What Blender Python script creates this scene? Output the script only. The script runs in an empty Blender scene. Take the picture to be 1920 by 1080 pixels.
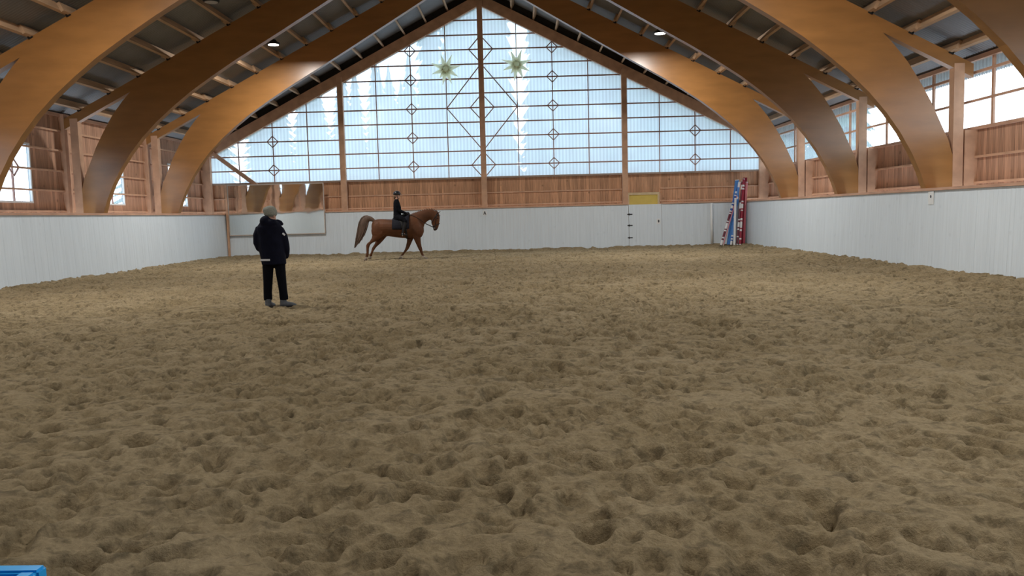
import bpy, bmesh, math, random
import numpy as np
from mathutils import Vector, Matrix

random.seed(7)
RNG = np.random.RandomState(11)
scene = bpy.context.scene
COL = scene.collection

# ------------------------------------------------------------------ camera
F_PX = 1550.0
YAW, PITCH, ROLL = math.atan(25 / F_PX), math.atan(136.4 / F_PX), -math.atan(0.0256)
CAM_H = 1.45
cam_data = bpy.data.cameras.new('camera')
cam_data.sensor_fit = 'HORIZONTAL'
cam_data.sensor_width = 36.0
cam_data.lens = 36.0 * F_PX / 1920.0
cam_data.clip_end = 500
cam = bpy.data.objects.new('camera', cam_data)
COL.objects.link(cam)
cam.matrix_world = (Matrix.Translation((0, 0, CAM_H)) @ Matrix.Rotation(YAW, 4, 'Z')
                    @ Matrix.Rotation(math.pi / 2 - PITCH, 4, 'X') @ Matrix.Rotation(ROLL, 4, 'Z'))
scene.camera = cam

# ------------------------------------------------------------------ world, exposure
SKY_STRENGTH = 3.8
EXPOSURE = 0.25
LAMP_POWER = 340.0
scene.view_settings.view_transform = 'Standard'
scene.view_settings.look = 'None'
scene.view_settings.gamma = 1.0
scene.view_settings.use_curve_mapping = False
scene.view_settings.exposure = EXPOSURE

world = bpy.data.worlds.new('overcast_sky')
scene.world = world
world.use_nodes = True
wn = world.node_tree.nodes
wl = world.node_tree.links
wn.clear()
w_out = wn.new('ShaderNodeOutputWorld')
w_bg = wn.new('ShaderNodeBackground')
w_tc = wn.new('ShaderNodeTexCoord')
w_ns = wn.new('ShaderNodeTexNoise')
w_ns.inputs['Scale'].default_value = 3.2
w_ns.inputs['Detail'].default_value = 5
w_rp = wn.new('ShaderNodeValToRGB')
w_rp.color_ramp.elements[0].position = 0.36
w_rp.color_ramp.elements[0].color = (0.42, 0.68, 0.98, 1)
w_rp.color_ramp.elements[1].position = 0.66
w_rp.color_ramp.elements[1].color = (0.97, 1.0, 1.03, 1)
wl.new(w_tc.outputs['Generated'], w_ns.inputs['Vector'])
wl.new(w_ns.outputs['Fac'], w_rp.inputs['Fac'])
wl.new(w_rp.outputs['Color'], w_bg.inputs['Color'])
w_bg.inputs['Strength'].default_value = SKY_STRENGTH
wl.new(w_bg.outputs['Background'], w_out.inputs['Surface'])
scene.cycles.max_bounces = 7
scene.cycles.diffuse_bounces = 4
scene.cycles.transparent_max_bounces = 24
scene.cycles.sample_clamp_indirect = 6.0

# ------------------------------------------------------------------ building measures (metres)
XC = -1.62              # ridge line
G = 35.1                # gable plane
BAY = 5.3
KB = 34.5               # back kick wall face
UK = 10.78              # kick wall, distance from the ridge line
KH = 1.76               # kick wall height
UW = 11.95              # side wall cladding
ROOF_TOP, PITCH_T = 10.64, 0.513   # top of the rafters
Y_REAR = -9.6
FRAMES = [G - BAY * k for k in (1, 2, 3, 4)]
def roof_z(u): return ROOF_TOP - PITCH_T * u

# ------------------------------------------------------------------ materials
MATS = {}
def new_mat(name):
    m = bpy.data.materials.new(name)
    m.use_nodes = True
    nt = m.node_tree
    b = nt.nodes['Principled BSDF']
    MATS[name] = m
    return m, nt, b
def simple(name, col, rough=0.6, metal=0.0, var=0.0, scale=8.0, bump=0.0, stretch=(1, 1, 1), spec=0.3):
    m, nt, b = new_mat(name)
    b.inputs['Roughness'].default_value = rough
    b.inputs['Metallic'].default_value = metal
    b.inputs['Specular IOR Level'].default_value = spec
    tc = nt.nodes.new('ShaderNodeTexCoord')
    mp = nt.nodes.new('ShaderNodeMapping')
    mp.inputs['Scale'].default_value = stretch
    ns = nt.nodes.new('ShaderNodeTexNoise')
    ns.inputs['Scale'].default_value = scale
    ns.inputs['Detail'].default_value = 4
    rp = nt.nodes.new('ShaderNodeValToRGB')
    rp.color_ramp.elements[0].position = 0.3
    rp.color_ramp.elements[1].position = 0.7
    rp.color_ramp.elements[0].color = tuple(max(0, c * (1 - var)) for c in col) + (1,)
    rp.color_ramp.elements[1].color = tuple(min(1, c * (1 + var)) for c in col) + (1,)
    nt.links.new(tc.outputs['Object'], mp.inputs['Vector'])
    nt.links.new(mp.outputs['Vector'], ns.inputs['Vector'])
    nt.links.new(ns.outputs['Fac'], rp.inputs['Fac'])
    nt.links.new(rp.outputs['Color'], b.inputs['Base Color'])
    if bump:
        bp = nt.nodes.new('ShaderNodeBump')
        bp.inputs['Strength'].default_value = bump
        bp.inputs['Distance'].default_value = 0.02
        nt.links.new(ns.outputs['Fac'], bp.inputs['Height'])
        nt.links.new(bp.outputs['Normal'], b.inputs['Normal'])
    return m
def board_mat(name, col, var, rough=0.65, grain=(14, 14, 0.6), grain_amt=0.35, knots=0.0):
    """Boards: colour differs per board (mesh island), grain along Z, knots."""
    m, nt, b = new_mat(name)
    b.inputs['Roughness'].default_value = rough
    b.inputs['Specular IOR Level'].default_value = 0.25
    geo = nt.nodes.new('ShaderNodeNewGeometry')
    tc = nt.nodes.new('ShaderNodeTexCoord')
    mp = nt.nodes.new('ShaderNodeMapping')
    mp.inputs['Scale'].default_value = grain
    ns = nt.nodes.new('ShaderNodeTexNoise')
    ns.inputs['Scale'].default_value = 3.0
    ns.inputs['Detail'].default_value = 5
    nt.links.new(tc.outputs['Object'], mp.inputs['Vector'])
    nt.links.new(mp.outputs['Vector'], ns.inputs['Vector'])
    rp = nt.nodes.new('ShaderNodeValToRGB')
    e = rp.color_ramp.elements
    e[0].position, e[0].color = 0.0, tuple(c * (1 - var) for c in col) + (1,)
    e[1].position, e[1].color = 1.0, tuple(min(1, c * (1 + var)) for c in col) + (1,)
    nt.links.new(geo.outputs['Random Per Island'], rp.inputs['Fac'])
    mr = nt.nodes.new('ShaderNodeMapRange')
    mr.inputs['From Min'].default_value = 0.3
    mr.inputs['From Max'].default_value = 0.7
    mr.inputs['To Min'].default_value = 1 - grain_amt
    mr.inputs['To Max'].default_value = 1 + grain_amt * 0.5
    nt.links.new(ns.outputs['Fac'], mr.inputs['Value'])
    mx = nt.nodes.new('ShaderNodeVectorMath')
    mx.operation = 'SCALE'
    nt.links.new(rp.outputs['Color'], mx.inputs[0])
    nt.links.new(mr.outputs['Result'], mx.inputs['Scale'])
    last = mx.outputs['Vector']
    if knots:
        vo = nt.nodes.new('ShaderNodeTexVoronoi')
        vo.inputs['Scale'].default_value = 2.2
        nt.links.new(tc.outputs['Object'], vo.inputs['Vector'])
        kr = nt.nodes.new('ShaderNodeValToRGB')
        kr.color_ramp.elements[0].position = 0.05
        kr.color_ramp.elements[0].color = (1 - knots, 1 - knots, 1 - knots, 1)
        kr.color_ramp.elements[1].position = 0.14
        kr.color_ramp.elements[1].color = (1, 1, 1, 1)
        nt.links.new(vo.outputs['Distance'], kr.inputs['Fac'])
        mm = nt.nodes.new('ShaderNodeVectorMath')
        mm.operation = 'MULTIPLY'
        nt.links.new(last, mm.inputs[0])
        nt.links.new(kr.outputs['Color'], mm.inputs[1])
        last = mm.outputs['Vector']
    nt.links.new(last, b.inputs['Base Color'])
    return m

simple('glulam', (0.33, 0.150, 0.043), rough=0.33, var=0.12, scale=2.0, stretch=(0.6, 3, 2.5), spec=0.75)
simple('timber', (0.54, 0.32, 0.20), rough=0.6, var=0.15, scale=3.0, stretch=(1, 1, 1))
simple('purlin_wood', (0.42, 0.27, 0.16), rough=0.65, var=0.2, scale=3.0, stretch=(3, .4, 3))
simple('cap_wood', (0.52, 0.31, 0.21), rough=0.6, var=0.15, scale=2.0, stretch=(1, 1, 4))
simple('mullion_wood', (0.42, 0.26, 0.22), rough=0.6, var=0.1)
simple('sill_wood', (0.33, 0.24, 0.18), rough=0.6, var=0.1)
simple('dark_board', (0.03, 0.025, 0.022), rough=0.9, var=0.2)
board_mat('cladding_wood', (0.53, 0.29, 0.165), 0.20, knots=0.45)
board_mat('cladding_pale', (0.50, 0.29, 0.19), 0.20, knots=0.4)
board_mat('white_boards', (0.68, 0.74, 0.78), 0.015, rough=0.5, grain=(5, 5, 0.3), grain_amt=0.05, knots=0.06)
simple('roof_metal', (0.20, 0.195, 0.195), rough=0.45, metal=0.25, var=0.08, scale=1.5, spec=0.4)
simple('black_steel', (0.012, 0.012, 0.012), rough=0.5)
simple('white_plastic', (0.78, 0.78, 0.76), rough=0.4, var=0.03)
simple('sign_white', (0.75, 0.76, 0.75), rough=0.5, var=0.02)
simple('sign_mark', (0.06, 0.06, 0.07), rough=0.6)
simple('yellow_panel', (0.52, 0.39, 0.09), rough=0.55, var=0.06, scale=4)
simple('pale_frame', (0.52, 0.40, 0.24), rough=0.6, var=0.1)
def paper_mat():
    m, nt, b = new_mat('star_paper')
    b.inputs['Base Color'].default_value = (0.72, 0.72, 0.58, 1)
    b.inputs['Roughness'].default_value = 0.9
    tl = nt.nodes.new('ShaderNodeBsdfTranslucent'); tl.inputs['Color'].default_value = (0.95, 0.95, 0.80, 1)
    mx = nt.nodes.new('ShaderNodeMixShader'); mx.inputs['Fac'].default_value = 0.9
    nt.links.new(b.outputs['BSDF'], mx.inputs[1]); nt.links.new(tl.outputs['BSDF'], mx.inputs[2])
    nt.links.new(mx.outputs['Shader'], nt.nodes['Material Output'].inputs['Surface'])
paper_mat()
simple('blue_plastic', (0.02, 0.36, 0.80), rough=0.35, var=0.06, scale=12)
simple('outdoor_ground', (0.30, 0.30, 0.27), rough=0.9, var=0.2, scale=0.4)
simple('spruce_needles', (0.055, 0.115, 0.085), rough=0.8, var=0.4, scale=2)
simple('bark', (0.12, 0.09, 0.07), rough=0.9, var=0.3, scale=4)
simple('mirror_frame', (0.50, 0.42, 0.36), rough=0.5, var=0.05)

def mirror_mat():
    m, nt, b = new_mat('mirror_glass')
    b.inputs['Base Color'].default_value = (0.78, 0.80, 0.79, 1)
    b.inputs['Metallic'].default_value = 1.0
    b.inputs['Roughness'].default_value = 0.03
    tc = nt.nodes.new('ShaderNodeTexCoord')
    ns = nt.nodes.new('ShaderNodeTexNoise')
    ns.inputs['Scale'].default_value = 0.8
    bp = nt.nodes.new('ShaderNodeBump')
    bp.inputs['Strength'].default_value = 0.25
    bp.inputs['Distance'].default_value = 0.03
    nt.links.new(tc.outputs['Object'], ns.inputs['Vector'])
    nt.links.new(ns.outputs['Fac'], bp.inputs['Height'])
    nt.links.new(bp.outputs['Normal'], b.inputs['Normal'])
mirror_mat()

def pane_mat(name, haze, axis):
    """Clear ribbed plastic sheet: lets the outside show, milky ribs scatter the daylight."""
    m, nt, b = new_mat(name)
    nt.nodes.remove(b)
    out = nt.nodes['Material Output']
    tr = nt.nodes.new('ShaderNodeBsdfTransparent')
    tr.inputs['Color'].default_value = (0.94, 0.965, 0.97, 1)
    tl = nt.nodes.new('ShaderNodeBsdfTranslucent')
    tl.inputs['Color'].default_value = (0.80, 0.865, 0.90, 1)
    gl = nt.nodes.new('ShaderNodeBsdfGlossy')
    gl.inputs['Roughness'].default_value = 0.25
    gl.inputs['Color'].default_value = (1, 1, 1, 1)
    tc = nt.nodes.new('ShaderNodeTexCoord')
    wv = nt.nodes.new('ShaderNodeTexWave')
    wv.bands_direction = axis
    wv.inputs['Scale'].default_value = 2.2
    wv.inputs['Distortion'].default_value = 0.4
    ns = nt.nodes.new('ShaderNodeTexNoise')
    ns.inputs['Scale'].default_value = 1.3
    ns.inputs['Detail'].default_value = 3
    mp = nt.nodes.new('ShaderNodeMapping')
    mp.inputs['Scale'].default_value = (2.2, 2.2, 0.35)
    nt.links.new(tc.outputs['Object'], mp.inputs['Vector'])
    nt.links.new(mp.outputs['Vector'], ns.inputs['Vector'])
    nt.links.new(tc.outputs['Object'], wv.inputs['Vector'])
    ad = nt.nodes.new('ShaderNodeMath')
    ad.operation = 'ADD'
    nt.links.new(wv.outputs['Fac'], ad.inputs[0])
    nt.links.new(ns.outputs['Fac'], ad.inputs[1])
    mr = nt.nodes.new('ShaderNodeMapRange')
    mr.inputs['From Min'].default_value = 0.3
    mr.inputs['From Max'].default_value = 1.7
    mr.inputs['To Min'].default_value = haze - 0.10
    mr.inputs['To Max'].default_value = haze + 0.10
    nt.links.new(ad.outputs['Value'], mr.inputs['Value'])
    m1 = nt.nodes.new('ShaderNodeMixShader')
    nt.links.new(mr.outputs['Result'], m1.inputs['Fac'])
    nt.links.new(tr.outputs['BSDF'], m1.inputs[1])
    nt.links.new(tl.outputs['BSDF'], m1.inputs[2])
    m2 = nt.nodes.new('ShaderNodeMixShader')
    m2.inputs['Fac'].default_value = 0.03
    nt.links.new(m1.outputs['Shader'], m2.inputs[1])
    nt.links.new(gl.outputs['BSDF'], m2.inputs[2])
    nt.links.new(m2.outputs['Shader'], out.inputs['Surface'])
pane_mat('ribbed_pane_x', 0.70, 'X')
pane_mat('ribbed_pane_y', 0.32, 'Y')

def emit_mat(name, col, strength):
    m, nt, b = new_mat(name)
    b.inputs['Base Color'].default_value = (0.8, 0.8, 0.8, 1)
    b.inputs['Emission Color'].default_value = col + (1,)
    b.inputs['Emission Strength'].default_value = strength
emit_mat('lamp_lit', (1.0, 0.97, 0.88), 6.0)
simple('lamp_off', (0.42, 0.40, 0.38), rough=0.4, var=0.03)

def sand_mat():
    m, nt, b = new_mat('sand')
    b.inputs['Roughness'].default_value = 0.95
    b.inputs['Specular IOR Level'].default_value = 0.1
    tc = nt.nodes.new('ShaderNodeTexCoord')
    n1 = nt.nodes.new('ShaderNodeTexNoise')
    n1.inputs['Scale'].default_value = 0.7
    n1.inputs['Detail'].default_value = 6
    n2 = nt.nodes.new('ShaderNodeTexNoise')
    n2.inputs['Scale'].default_value = 26
    n2.inputs['Detail'].default_value = 8
    n2.inputs['Roughness'].default_value = 0.7
    for n in (n1, n2):
        nt.links.new(tc.outputs['Object'], n.inputs['Vector'])
    r1 = nt.nodes.new('ShaderNodeValToRGB')
    r1.color_ramp.elements[0].position = 0.32
    r1.color_ramp.elements[0].color = (0.320, 0.240, 0.134, 1)
    r1.color_ramp.elements[1].position = 0.7
    r1.color_ramp.elements[1].color = (0.405, 0.312, 0.186, 1)
    nt.links.new(n1.outputs['Fac'], r1.inputs['Fac'])
    mr = nt.nodes.new('ShaderNodeMapRange')
    mr.inputs['From Min'].default_value = 0.3
    mr.inputs['From Max'].default_value = 0.7
    mr.inputs['To Min'].default_value = 0.72
    mr.inputs['To Max'].default_value = 1.22
    nt.links.new(n2.outputs['Fac'], mr.inputs['Value'])
    sc = nt.nodes.new('ShaderNodeVectorMath')
    sc.operation = 'SCALE'
    nt.links.new(r1.outputs['Color'], sc.inputs[0])
    nt.links.new(mr.outputs['Result'], sc.inputs['Scale'])
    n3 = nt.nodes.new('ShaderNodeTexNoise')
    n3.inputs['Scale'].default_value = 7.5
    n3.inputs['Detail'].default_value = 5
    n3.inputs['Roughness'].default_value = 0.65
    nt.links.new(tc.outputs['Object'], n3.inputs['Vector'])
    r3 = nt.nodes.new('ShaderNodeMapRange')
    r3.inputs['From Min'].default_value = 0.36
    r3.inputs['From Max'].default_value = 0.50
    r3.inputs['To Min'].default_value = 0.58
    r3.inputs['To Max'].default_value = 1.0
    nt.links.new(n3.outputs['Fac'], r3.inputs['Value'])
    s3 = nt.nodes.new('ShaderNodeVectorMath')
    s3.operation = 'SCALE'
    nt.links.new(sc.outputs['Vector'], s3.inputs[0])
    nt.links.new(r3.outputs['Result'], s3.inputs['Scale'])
    nt.links.new(s3.outputs['Vector'], b.inputs['Base Color'])
    bp = nt.nodes.new('ShaderNodeBump')
    bp.inputs['Strength'].default_value = 1.0
    bp.inputs['Distance'].default_value = 0.035
    nt.links.new(n2.outputs['Fac'], bp.inputs['Height'])
    nt.links.new(bp.outputs['Normal'], b.inputs['Normal'])
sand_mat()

def stripe_mat(name, bands):
    """Painted pole: bands = [(height from the foot, colour), ...] along local Z."""
    m, nt, b = new_mat(name)
    b.inputs['Roughness'].default_value = 0.45
    tc = nt.nodes.new('ShaderNodeTexCoord')
    sp = nt.nodes.new('ShaderNodeSeparateXYZ')
    nt.links.new(tc.outputs['Object'], sp.inputs['Vector'])
    dv = nt.nodes.new('ShaderNodeMath')
    dv.operation = 'DIVIDE'
    dv.inputs[1].default_value = 3.2
    nt.links.new(sp.outputs['Z'], dv.inputs[0])
    rp = nt.nodes.new('ShaderNodeValToRGB')
    rp.color_ramp.interpolation = 'CONSTANT'
    el = rp.color_ramp.elements
    el[0].position, el[0].color = 0.0, tuple(bands[0][1]) + (1,)
    el.remove(el[1])
    for h, c in bands[1:]:
        e = el.new(h / 3.2)
        e.color = tuple(c) + (1,)
    nt.links.new(dv.outputs['Value'], rp.inputs['Fac'])
    nt.links.new(rp.outputs['Color'], b.inputs['Base Color'])

# ------------------------------------------------------------------ mesh helpers
def bm_box(bm, x0, x1, y0, y1, z0, z1):
    v = [bm.verts.new((x, y, z)) for x in (x0, x1) for y in (y0, y1) for z in (z0, z1)]
    for f in ((0, 1, 3, 2), (4, 6, 7, 5), (0, 4, 5, 1), (2, 3, 7, 6), (0, 2, 6, 4), (1, 5, 7, 3)):
        bm.faces.new([v[i] for i in f])
    return v
def bm_beam(bm, a, b, w, h, up=(0, 0, 1)):
    """Rectangular bar from a to b, w across, h along 'up'."""
    a, b, up = Vector(a), Vector(b), Vector(up)
    d = (b - a).normalized()
    s = d.cross(up)
    if s.length < 1e-5:
        s = d.cross(Vector((0, 1, 0)))
    s.normalize()
    t = s.cross(d).normalized()
    v = []
    for p in (a, b):
        for i, j in ((-1, -1), (1, -1), (1, 1), (-1, 1)):
            v.append(bm.verts.new(p + s * (i * w / 2) + t * (j * h / 2)))
    bm.faces.new(v[3::-1]); bm.faces.new(v[4:])
    for i in range(4):
        k = (i + 1) % 4
        bm.faces.new((v[i], v[k], v[4 + k], v[4 + i]))
def bm_prism(bm, pts, axis, t0, t1):
    """Extrude the polygon pts (2D) along axis 'y' (pts = x,z) or 'x' (pts = y,z) or 'z' (pts = x,y)."""
    def mk(p, t):
        return {'y': (p[0], t, p[1]), 'x': (t, p[0], p[1]), 'z': (p[0], p[1], t)}[axis]
    a = [bm.verts.new(mk(p, t0)) for p in pts]
    b = [bm.verts.new(mk(p, t1)) for p in pts]
    bm.faces.new(a); bm.faces.new(b[::-1])
    n = len(pts)
    for i in range(n):
        k = (i + 1) % n
        bm.faces.new((a[i], b[i], b[k], a[k]))
def bm_tube(bm, pts, rad, n=8, cap=True):
    pts = [Vector(p) for p in pts]
    if not hasattr(rad, '__len__'):
        rad = [rad] * len(pts)
    rings = []
    ref = Vector((0, 0, 1))
    for i, p in enumerate(pts):
        d = (pts[min(i + 1, len(pts) - 1)] - pts[max(i - 1, 0)]).normalized()
        s = d.cross(ref)
        if s.length < 0.05:
            s = d.cross(Vector((0, 1, 0)))
        s.normalize()
        t = s.cross(d)
        rings.append([bm.verts.new(p + (s * math.cos(a) + t * math.sin(a)) * rad[i])
                      for a in (2 * math.pi * k / n for k in range(n))])
    for r, q in zip(rings, rings[1:]):
        for k in range(n):
            bm.faces.new((r[k], r[(k + 1) % n], q[(k + 1) % n], q[k]))
    if cap:
        bm.faces.new(rings[0][::-1]); bm.faces.new(rings[-1])
def bm_loft(bm, stations, n=16):
    """stations: (centre, half axis a, half axis b) -> closed loft of ellipses."""
    rings = []
    for c, a, b in stations:
        c, a, b = Vector(c), Vector(a), Vector(b)
        rings.append([bm.verts.new(c + a * math.cos(t) + b * math.sin(t))
                      for t in (2 * math.pi * k / n for k in range(n))])
    for r, q in zip(rings, rings[1:]):
        for k in range(n):
            bm.faces.new((r[k], r[(k + 1) % n], q[(k + 1) % n], q[k]))
    bm.faces.new(rings[0][::-1]); bm.faces.new(rings[-1])
def bm_ball(bm, c, r, seg=14, ring=9, rot=None):
    r = r if hasattr(r, '__len__') else (r, r, r)
    M = Matrix.Translation(c) @ (rot.to_4x4() if rot else Matrix.Identity(4)) @ Matrix.Diagonal((*r, 1))
    bmesh.ops.create_uvsphere(bm, u_segments=seg, v_segments=ring, radius=1, matrix=M)
def bm_disc_lathe(bm, prof, n=24, c=(0, 0, 0)):
    """prof: list of (r, z) revolve about Z at c."""
    rings = []
    for r, z in prof:
        rings.append([bm.verts.new((c[0] + r * math.cos(a), c[1] + r * math.sin(a), c[2] + z))
                      for a in (2 * math.pi * k / n for k in range(n))])
    for r, q in zip(rings, rings[1:]):
        for k in range(n):
            bm.faces.new((r[k], r[(k + 1) % n], q[(k + 1) % n], q[k]))
    bm.faces.new(rings[0][::-1]); bm.faces.new(rings[-1])

def link(name, me, mat, parent=None, loc=None):
    if mat is not None and not me.materials:
        me.materials.append(MATS[mat])
    o = bpy.data.objects.new(name, me)
    COL.objects.link(o)
    if loc is not None:
        o.location = loc
    if parent is not None:
        o.parent = parent
    return o
def obj(name, bm, mat, parent=None, loc=None, smooth=False):
    bmesh.ops.recalc_face_normals(bm, faces=bm.faces[:])
    me = bpy.data.meshes.new(name)
    bm.to_mesh(me)
    bm.free()
    if smooth:
        me.polygons.foreach_set('use_smooth', [True] * len(me.polygons))
    return link(name, me, mat, parent, loc)
def empty(name, loc=(0, 0, 0)):
    o = bpy.data.objects.new(name, None)
    o.empty_display_size = 0.2
    COL.objects.link(o)
    o.location = loc
    return o
def tag(o, label=None, cat=None, group=None, kind=None):
    if label: o['label'] = label
    if cat: o['category'] = cat
    if group: o['group'] = group
    if kind: o['kind'] = kind
    return o
def remesh(name, bm, mat, parent=None, voxel=0.015, smooth=6, loc=None):
    """Melt overlapping lofts into one continuous skin."""
    bmesh.ops.recalc_face_normals(bm, faces=bm.faces[:])
    me = bpy.data.meshes.new(name)
    bm.to_mesh(me)
    bm.free()
    tmp = bpy.data.objects.new('tmp', me)
    COL.objects.link(tmp)
    md = tmp.modifiers.new('r', 'REMESH')
    md.mode = 'VOXEL'
    md.voxel_size = voxel
    ms = tmp.modifiers.new('s', 'SMOOTH')
    ms.factor = 0.5
    ms.iterations = smooth
    dg = bpy.context.evaluated_depsgraph_get()
    out = bpy.data.meshes.new_from_object(tmp.evaluated_get(dg))
    bpy.data.objects.remove(tmp)
    bpy.data.meshes.remove(me)
    out.name = name
    out.materials.clear()
    out.polygons.foreach_set('use_smooth', [True] * len(out.polygons))
    return link(name, out, mat, parent, loc)
def B(): return bmesh.new()

# pixel -> point on a plane, only used to read positions off the photograph
def _ray(px, py):
    return cam.matrix_world.to_3x3() @ Vector(((px - 960) / F_PX, -(py - 540) / F_PX, -1))
def on_y(px, py, Y):
    d = _ray(px, py)
    return Vector((0, 0, CAM_H)) + d * (Y / d.y)

# ------------------------------------------------------------------ the sand floor
def _hash(ix, iy, s):
    h = (ix.astype(np.int64) * 374761393 + iy.astype(np.int64) * 668265263 + s * 1442695041) & 0xFFFFFFFF
    h = ((h ^ (h >> 13)) * 1274126177) & 0xFFFFFFFF
    return ((h ^ (h >> 16)) & 0xFFFF) / 65535.0
def vnoise(x, y, s):
    ix, iy = np.floor(x), np.floor(y)
    fx, fy = x - ix, y - iy
    fx = fx * fx * (3 - 2 * fx); fy = fy * fy * (3 - 2 * fy)
    a, b = _hash(ix, iy, s), _hash(ix + 1, iy, s)
    c, d = _hash(ix, iy + 1, s), _hash(ix + 1, iy + 1, s)
    return (a * (1 - fx) + b * fx) * (1 - fy) + (c * (1 - fx) + d * fx) * fy - 0.5

def build_floor():
    x0, x1 = XC - UK - 0.03, XC + UK + 0.03
    xs = [0.0]
    while xs[-1] < x1:
        xs.append(xs[-1] + (0.016 if abs(xs[-1]) < 3.2 else min(0.05, 0.016 + (abs(xs[-1]) - 3.2) * 0.02)))
    neg = [0.0]
    while neg[-1] > x0:
        neg.append(neg[-1] - (0.016 if abs(neg[-1]) < 3.2 else min(0.05, 0.016 + (abs(neg[-1]) - 3.2) * 0.02)))
    xs = np.array(sorted(neg[1:] + xs))
    xs[0], xs[-1] = x0, x1
    ys = list(np.arange(Y_REAR, 1.9, 0.35)) + [1.9]
    while ys[-1] < KB + 0.04:
        y = ys[-1]
        ys.append(y + (0.015 if y < 6 else min(0.015 * (y / 6) ** 1.4, 0.07)))
    ys = np.array(ys)
    ys[-1] = KB + 0.04
    X, Y = np.meshgrid(xs, ys)
    wx = X + 0.10 * vnoise(X * 2.1, Y * 2.1, 31)
    wy = Y + 0.10 * vnoise(X * 2.1, Y * 2.1, 37)
    Z = 0.05 * vnoise(wx * 1.1, wy * 1.1, 1) + 0.065 * vnoise(wx * 3.1, wy * 3.1, 2)
    Z += 0.048 * vnoise(wx * 6.3, wy * 6.3, 3) + 0.026 * vnoise(wx * 13, wy * 13, 4)
    Z += 0.015 * vnoise(wx * 27, wy * 27, 5) + 0.008 * vnoise(X * 55, Y * 55, 6)
    n_pr = 24000
    px = RNG.uniform(x0, x1, n_pr)
    py = 2.0 + 32.0 * RNG.uniform(0, 1, n_pr) ** 1.15
    for k in range(n_pr):
        r = RNG.uniform(0.04, 0.085)
        dep = r * RNG.uniform(0.35, 0.80) * (1.0 + 0.5 * min(1, max(0, (py[k] - 6) / 6)))
        ang = RNG.uniform(0, math.pi)
        el = RNG.uniform(1.0, 1.7)
        R = r * el * 2.0
        i0, i1 = np.searchsorted(xs, (px[k] - R, px[k] + R))
        j0, j1 = np.searchsorted(ys, (py[k] - R, py[k] + R))
        if i1 - i0 < 2 or j1 - j0 < 2:
            continue
        dx = X[j0:j1, i0:i1] - px[k]
        dy = Y[j0:j1, i0:i1] - py[k]
        a = (dx * math.cos(ang) + dy * math.sin(ang)) / (r * el)
        b = (-dx * math.sin(ang) + dy * math.cos(ang)) / r
        q = np.sqrt(a * a + b * b)
        bowl = -dep / (1 + np.exp((q - 0.9) * (9 + (k % 5))))
        rim = dep * 0.20 * np.exp(-((q - 1.3) / 0.26) ** 2) * (1 + 0.7 * np.sin(3 * np.arctan2(b, a) + k))
        Z[j0:j1, i0:i1] += bowl + rim
    Z += 0.035 * vnoise(wx * 8.5, wy * 8.5, 9) * np.clip((Y - 5.0) / 6.0, 0, 1)
    Z *= 1.0 + 0.2 * np.clip((Y - 5.0) / 8.0, 0, 1)
    Z = np.where(Z > 0.02, 0.02 + (Z - 0.02) * 0.35, Z)
    edge = np.minimum(np.minimum(X - x0, x1 - X), KB + 0.04 - Y)
    Z += 0.05 * np.exp(-(edge / 0.45) ** 2) - 0.03 * np.exp(-((edge - 1.3) / 0.6) ** 2)
    Z = np.where(Y < 1.5, Z * 0.2, Z)
    # sand pressed flat under the walker's boots
    Z -= 0.0
    ny, nx = X.shape
    co = np.stack([X, Y, Z], -1).reshape(-1, 3).astype(np.float32)
    idx = np.arange(nx * ny).reshape(ny, nx)
    q = np.stack([idx[:-1, :-1], idx[:-1, 1:], idx[1:, 1:], idx[1:, :-1]], -1).reshape(-1, 4).astype(np.int32)
    me = bpy.data.meshes.new('floor')
    me.vertices.add(len(co)); me.vertices.foreach_set('co', co.ravel())
    me.loops.add(q.size); me.loops.foreach_set('vertex_index', q.ravel())
    me.polygons.add(len(q))
    me.polygons.foreach_set('loop_start', np.arange(0, q.size, 4, dtype=np.int32))
    me.polygons.foreach_set('loop_total', np.full(len(q), 4, dtype=np.int32))
    me.update(calc_edges=True)
    me.polygons.foreach_set('use_smooth', np.ones(len(q), dtype=bool))
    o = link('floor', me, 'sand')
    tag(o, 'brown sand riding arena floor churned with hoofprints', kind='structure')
    def ground_z(x, y):
        i = min(np.searchsorted(xs, x), nx - 1); j = min(np.searchsorted(ys, y), ny - 1)
        return float(Z[max(j - 1, 0):j + 2, max(i - 1, 0):i + 2].mean())
    return ground_z
ground_z = build_floor()

bm = B()
bm_box(bm, -120, 120, -60, Y_REAR - 0.0, -0.4, -0.12)
bm_box(bm, -120, 120, G + 0.5, 160, -0.4, -0.12)
bm_box(bm, -120, XC - UW - 0.12, Y_REAR, G + 0.5, -0.4, -0.12)
bm_box(bm, XC + UW + 0.12, 120, Y_REAR, G + 0.5, -0.4, -0.12)
tag(obj('ground', bm, 'outdoor_ground'), 'pale open ground outside the riding hall', kind='structure')

# ------------------------------------------------------------------ walls: kick walls, cladding, girts
wall = {}
for side in ('back', 'left', 'right', 'front'):
    wall[side] = tag(empty('wall_' + side), kind='structure')
wall['back']['label'] = 'end wall with white kick boards and wood cladding below gable window'
wall['left']['label'] = 'left side wall with white kick boards and vertical wood cladding'
wall['right']['label'] = 'right side wall with white kick boards below a window band'
wall['front']['label'] = 'end wall of the hall behind the viewer'

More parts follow.
